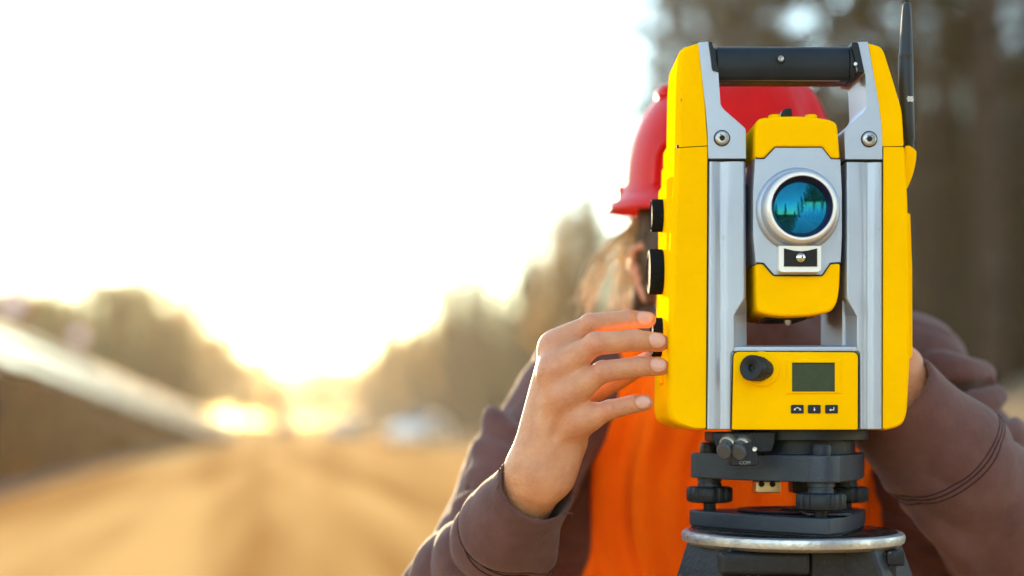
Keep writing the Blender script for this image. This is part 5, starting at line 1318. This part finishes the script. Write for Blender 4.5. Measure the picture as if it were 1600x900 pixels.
for k in range(420):                       # darker hair at the temple under the helmet
    s = -1 if k % 3 else 1; z_ = gh.uniform(0.02, 0.05); y_ = gh.uniform(-0.03, 0.075); xx = 0.079 + 0.003 * gh.random()
    a = hp(s * (xx * math.sqrt(max(0.05, 1 - ((y_ - 0.01) / 0.115) ** 2))), y_, z_ + 0.02); b = hp(s * (xx + 0.003) * math.sqrt(max(0.05, 1 - ((y_ + 0.006) / 0.115) ** 2)), y_ + 0.012, z_ - 0.02); c = hp(s * (xx + 0.001) * math.sqrt(max(0.05, 1 - ((y_ + 0.016) / 0.12) ** 2)), y_ + 0.026, z_ - 0.05 - 0.03 * gh.random())
    strand([a, b, c], 0.0011)
for k in range(260):
    an = R(gh.uniform(15, 165)); a = hp(0.078 * math.cos(an), 0.012 + 0.098 * math.sin(an), 0.03); b = hp(0.082 * math.cos(an), 0.016 + 0.104 * math.sin(an), -0.02); c = hp(0.074 * math.cos(an) + gh.gauss(0, 0.01), 0.016 + 0.098 * math.sin(an), -0.09 - 0.05 * gh.random())
    strand([a, b, c], 0.0014)
link('hair', mesh_from('hair', TV, TF), M_hairdk, person, angle=180)['label'] = 'dark brown hair at temple and nape'

# ------------------------------------------------------------------ red helmet
M_red = mat('red_helmet_shell', (0.54, 0.010, 0.009), 0.40, col2=(0.48, 0.008, 0.008), nscale=18, spec=0.06, bump=0.06, bscale=500)
hel_c = at(1139, 318, 1.575); HH = Matrix.Rotation(R(16), 3, 'Z') @ Matrix.Rotation(R(5), 3, 'X')
hel = root('hard_hat', hel_c, 'red plastic hard hat on the head of the person behind the instrument', 'hard hat')
def hl(x, y, z): return hel_c + HH @ Vector((x, y, z))
V = []; F = []; na = 96
rx, ry, rz = 0.113, 0.138, 0.144
rows = [(1.0, -0.012, 0.030), (1.0, -0.010, 0.032), (1.0, -0.004, 0.030), (1.0, 0.002, 0.012), (1.0, 0.008, 0.002)]
nd = 26
for (s, z, out) in rows:
    for k in range(na):
        a = 2 * math.pi * k / na; fr_ = max(0, -math.sin(a)) ** 2.2; o_ = out * (0.55 + 1.1 * fr_)
        V.append(hl((rx + o_) * math.cos(a), (ry + o_) * math.sin(a), z - 0.010 * fr_ * (out > 0.02)))
for q in range(1, nd):
    e = q / nd * math.pi / 2; ce, se = math.cos(e) ** 0.86, math.sin(e) ** 0.97
    for k in range(na):
        a = 2 * math.pi * k / na; x_, y_ = rx * ce * math.cos(a), ry * ce * math.sin(a); z_ = 0.010 + (rz - 0.010) * se
        rid = 0.0065 * (1 / (1 + math.exp((abs(x_) - 0.020) / 0.0022))) * min(1, max(0, (z_ - 0.045) / 0.04)) + 0.0045 * sum(1 / (1 + math.exp((abs(abs(x_) - 0.052) - 0.008) / 0.0018)) for _ in (0,)) * min(1, max(0, (z_ - 0.06) / 0.03))
        n_ = Vector((x_ / rx ** 2, y_ / ry ** 2, z_ / rz ** 2)).normalized(); V.append(hl(x_, y_, z_) + HH @ (n_ * rid))
nrow = len(rows) + nd - 1; top = len(V); V.append(hl(0, 0, rz + 0.0065))
for r_ in range(nrow - 1):
    for k in range(na): F.append((r_ * na + k, r_ * na + (k + 1) % na, (r_ + 1) * na + (k + 1) % na, (r_ + 1) * na + k))
for k in range(na): F.append(((nrow - 1) * na + k, (nrow - 1) * na + (k + 1) % na, top))
shell = link('shell', mesh_from('shell', V, F), M_red, hel, angle=60)
so = shell.modifiers.new('solid', 'SOLIDIFY'); so.thickness = 0.003; so.offset = -1
def lug(x, y, z, r, name='vent_lug'):
    p = hl(x, y, z); bm = bmesh.new(); bmesh.ops.create_uvsphere(bm, u_segments=16, v_segments=10, radius=1.0)
    Mx = Matrix.Translation(p) @ (HH.to_4x4()) @ Matrix.Diagonal((*r, 1)); bmesh.ops.transform(bm, matrix=Mx, verts=bm.verts)
    return link(name, bm_mesh(name, bm), M_red, hel, angle=180)
lug(-0.079, 0.0, 0.112, (0.007, 0.020, 0.009)); lug(-0.057, -0.005, 0.131, (0.007, 0.020, 0.008))
lug(0.050, -0.020, 0.133, (0.010, 0.018, 0.009)); lug(0.073, -0.01, 0.118, (0.009, 0.016, 0.010)); lug(0.0, -0.03, 0.145, (0.011, 0.03, 0.006))
# side slot arch and rear ratchet block
P = [hl(-0.106, -0.052, 0.012), hl(-0.104, -0.050, 0.040), hl(-0.098, -0.058, 0.054), hl(-0.090, -0.070, 0.050), hl(-0.091, -0.076, 0.012)]
tube('side_slot', catmull(P, 4), 0.005, M_red, hel, 8)
bx_ = at(973, 306, 1.60); box('ratchet_block', (bx_.x - 0.007, bx_.y - 0.01, bx_.z - 0.012), (bx_.x + 0.02, bx_.y + 0.02, bx_.z + 0.010), M_red, hel, 0.002)
lathe('headband', [(0.074, 0.0), (0.076, 0.0), (0.076, 0.03), (0.074, 0.03)], hl(0, 0.01, -0.022), HH @ Vector((0, 0, 1)), M_blk, hel, 40)

# ------------------------------------------------------------------ haze in the evening air
bm = bmesh.new(); bmesh.ops.create_cube(bm, size=1)
for v in bm.verts: v.co = Vector((v.co.x * 1420, v.co.y * 1420, -1.0 if v.co.z < 0 else 27.0))
m = bpy.data.materials.new('haze_air'); m.use_nodes = True; N = m.node_tree.nodes; L = m.node_tree.links; N.remove(N['Principled BSDF'])
pv = N.new('ShaderNodeVolumePrincipled'); pv.inputs['Color'].default_value = (1.0, 0.93, 0.82, 1); pv.inputs['Density'].default_value = 0.00025; pv.inputs['Anisotropy'].default_value = 0.55
L.new(pv.outputs[0], N['Material Output'].inputs['Volume'])
tag(link('haze', bm_mesh('haze', bm), m, smooth=False), kind='stuff')
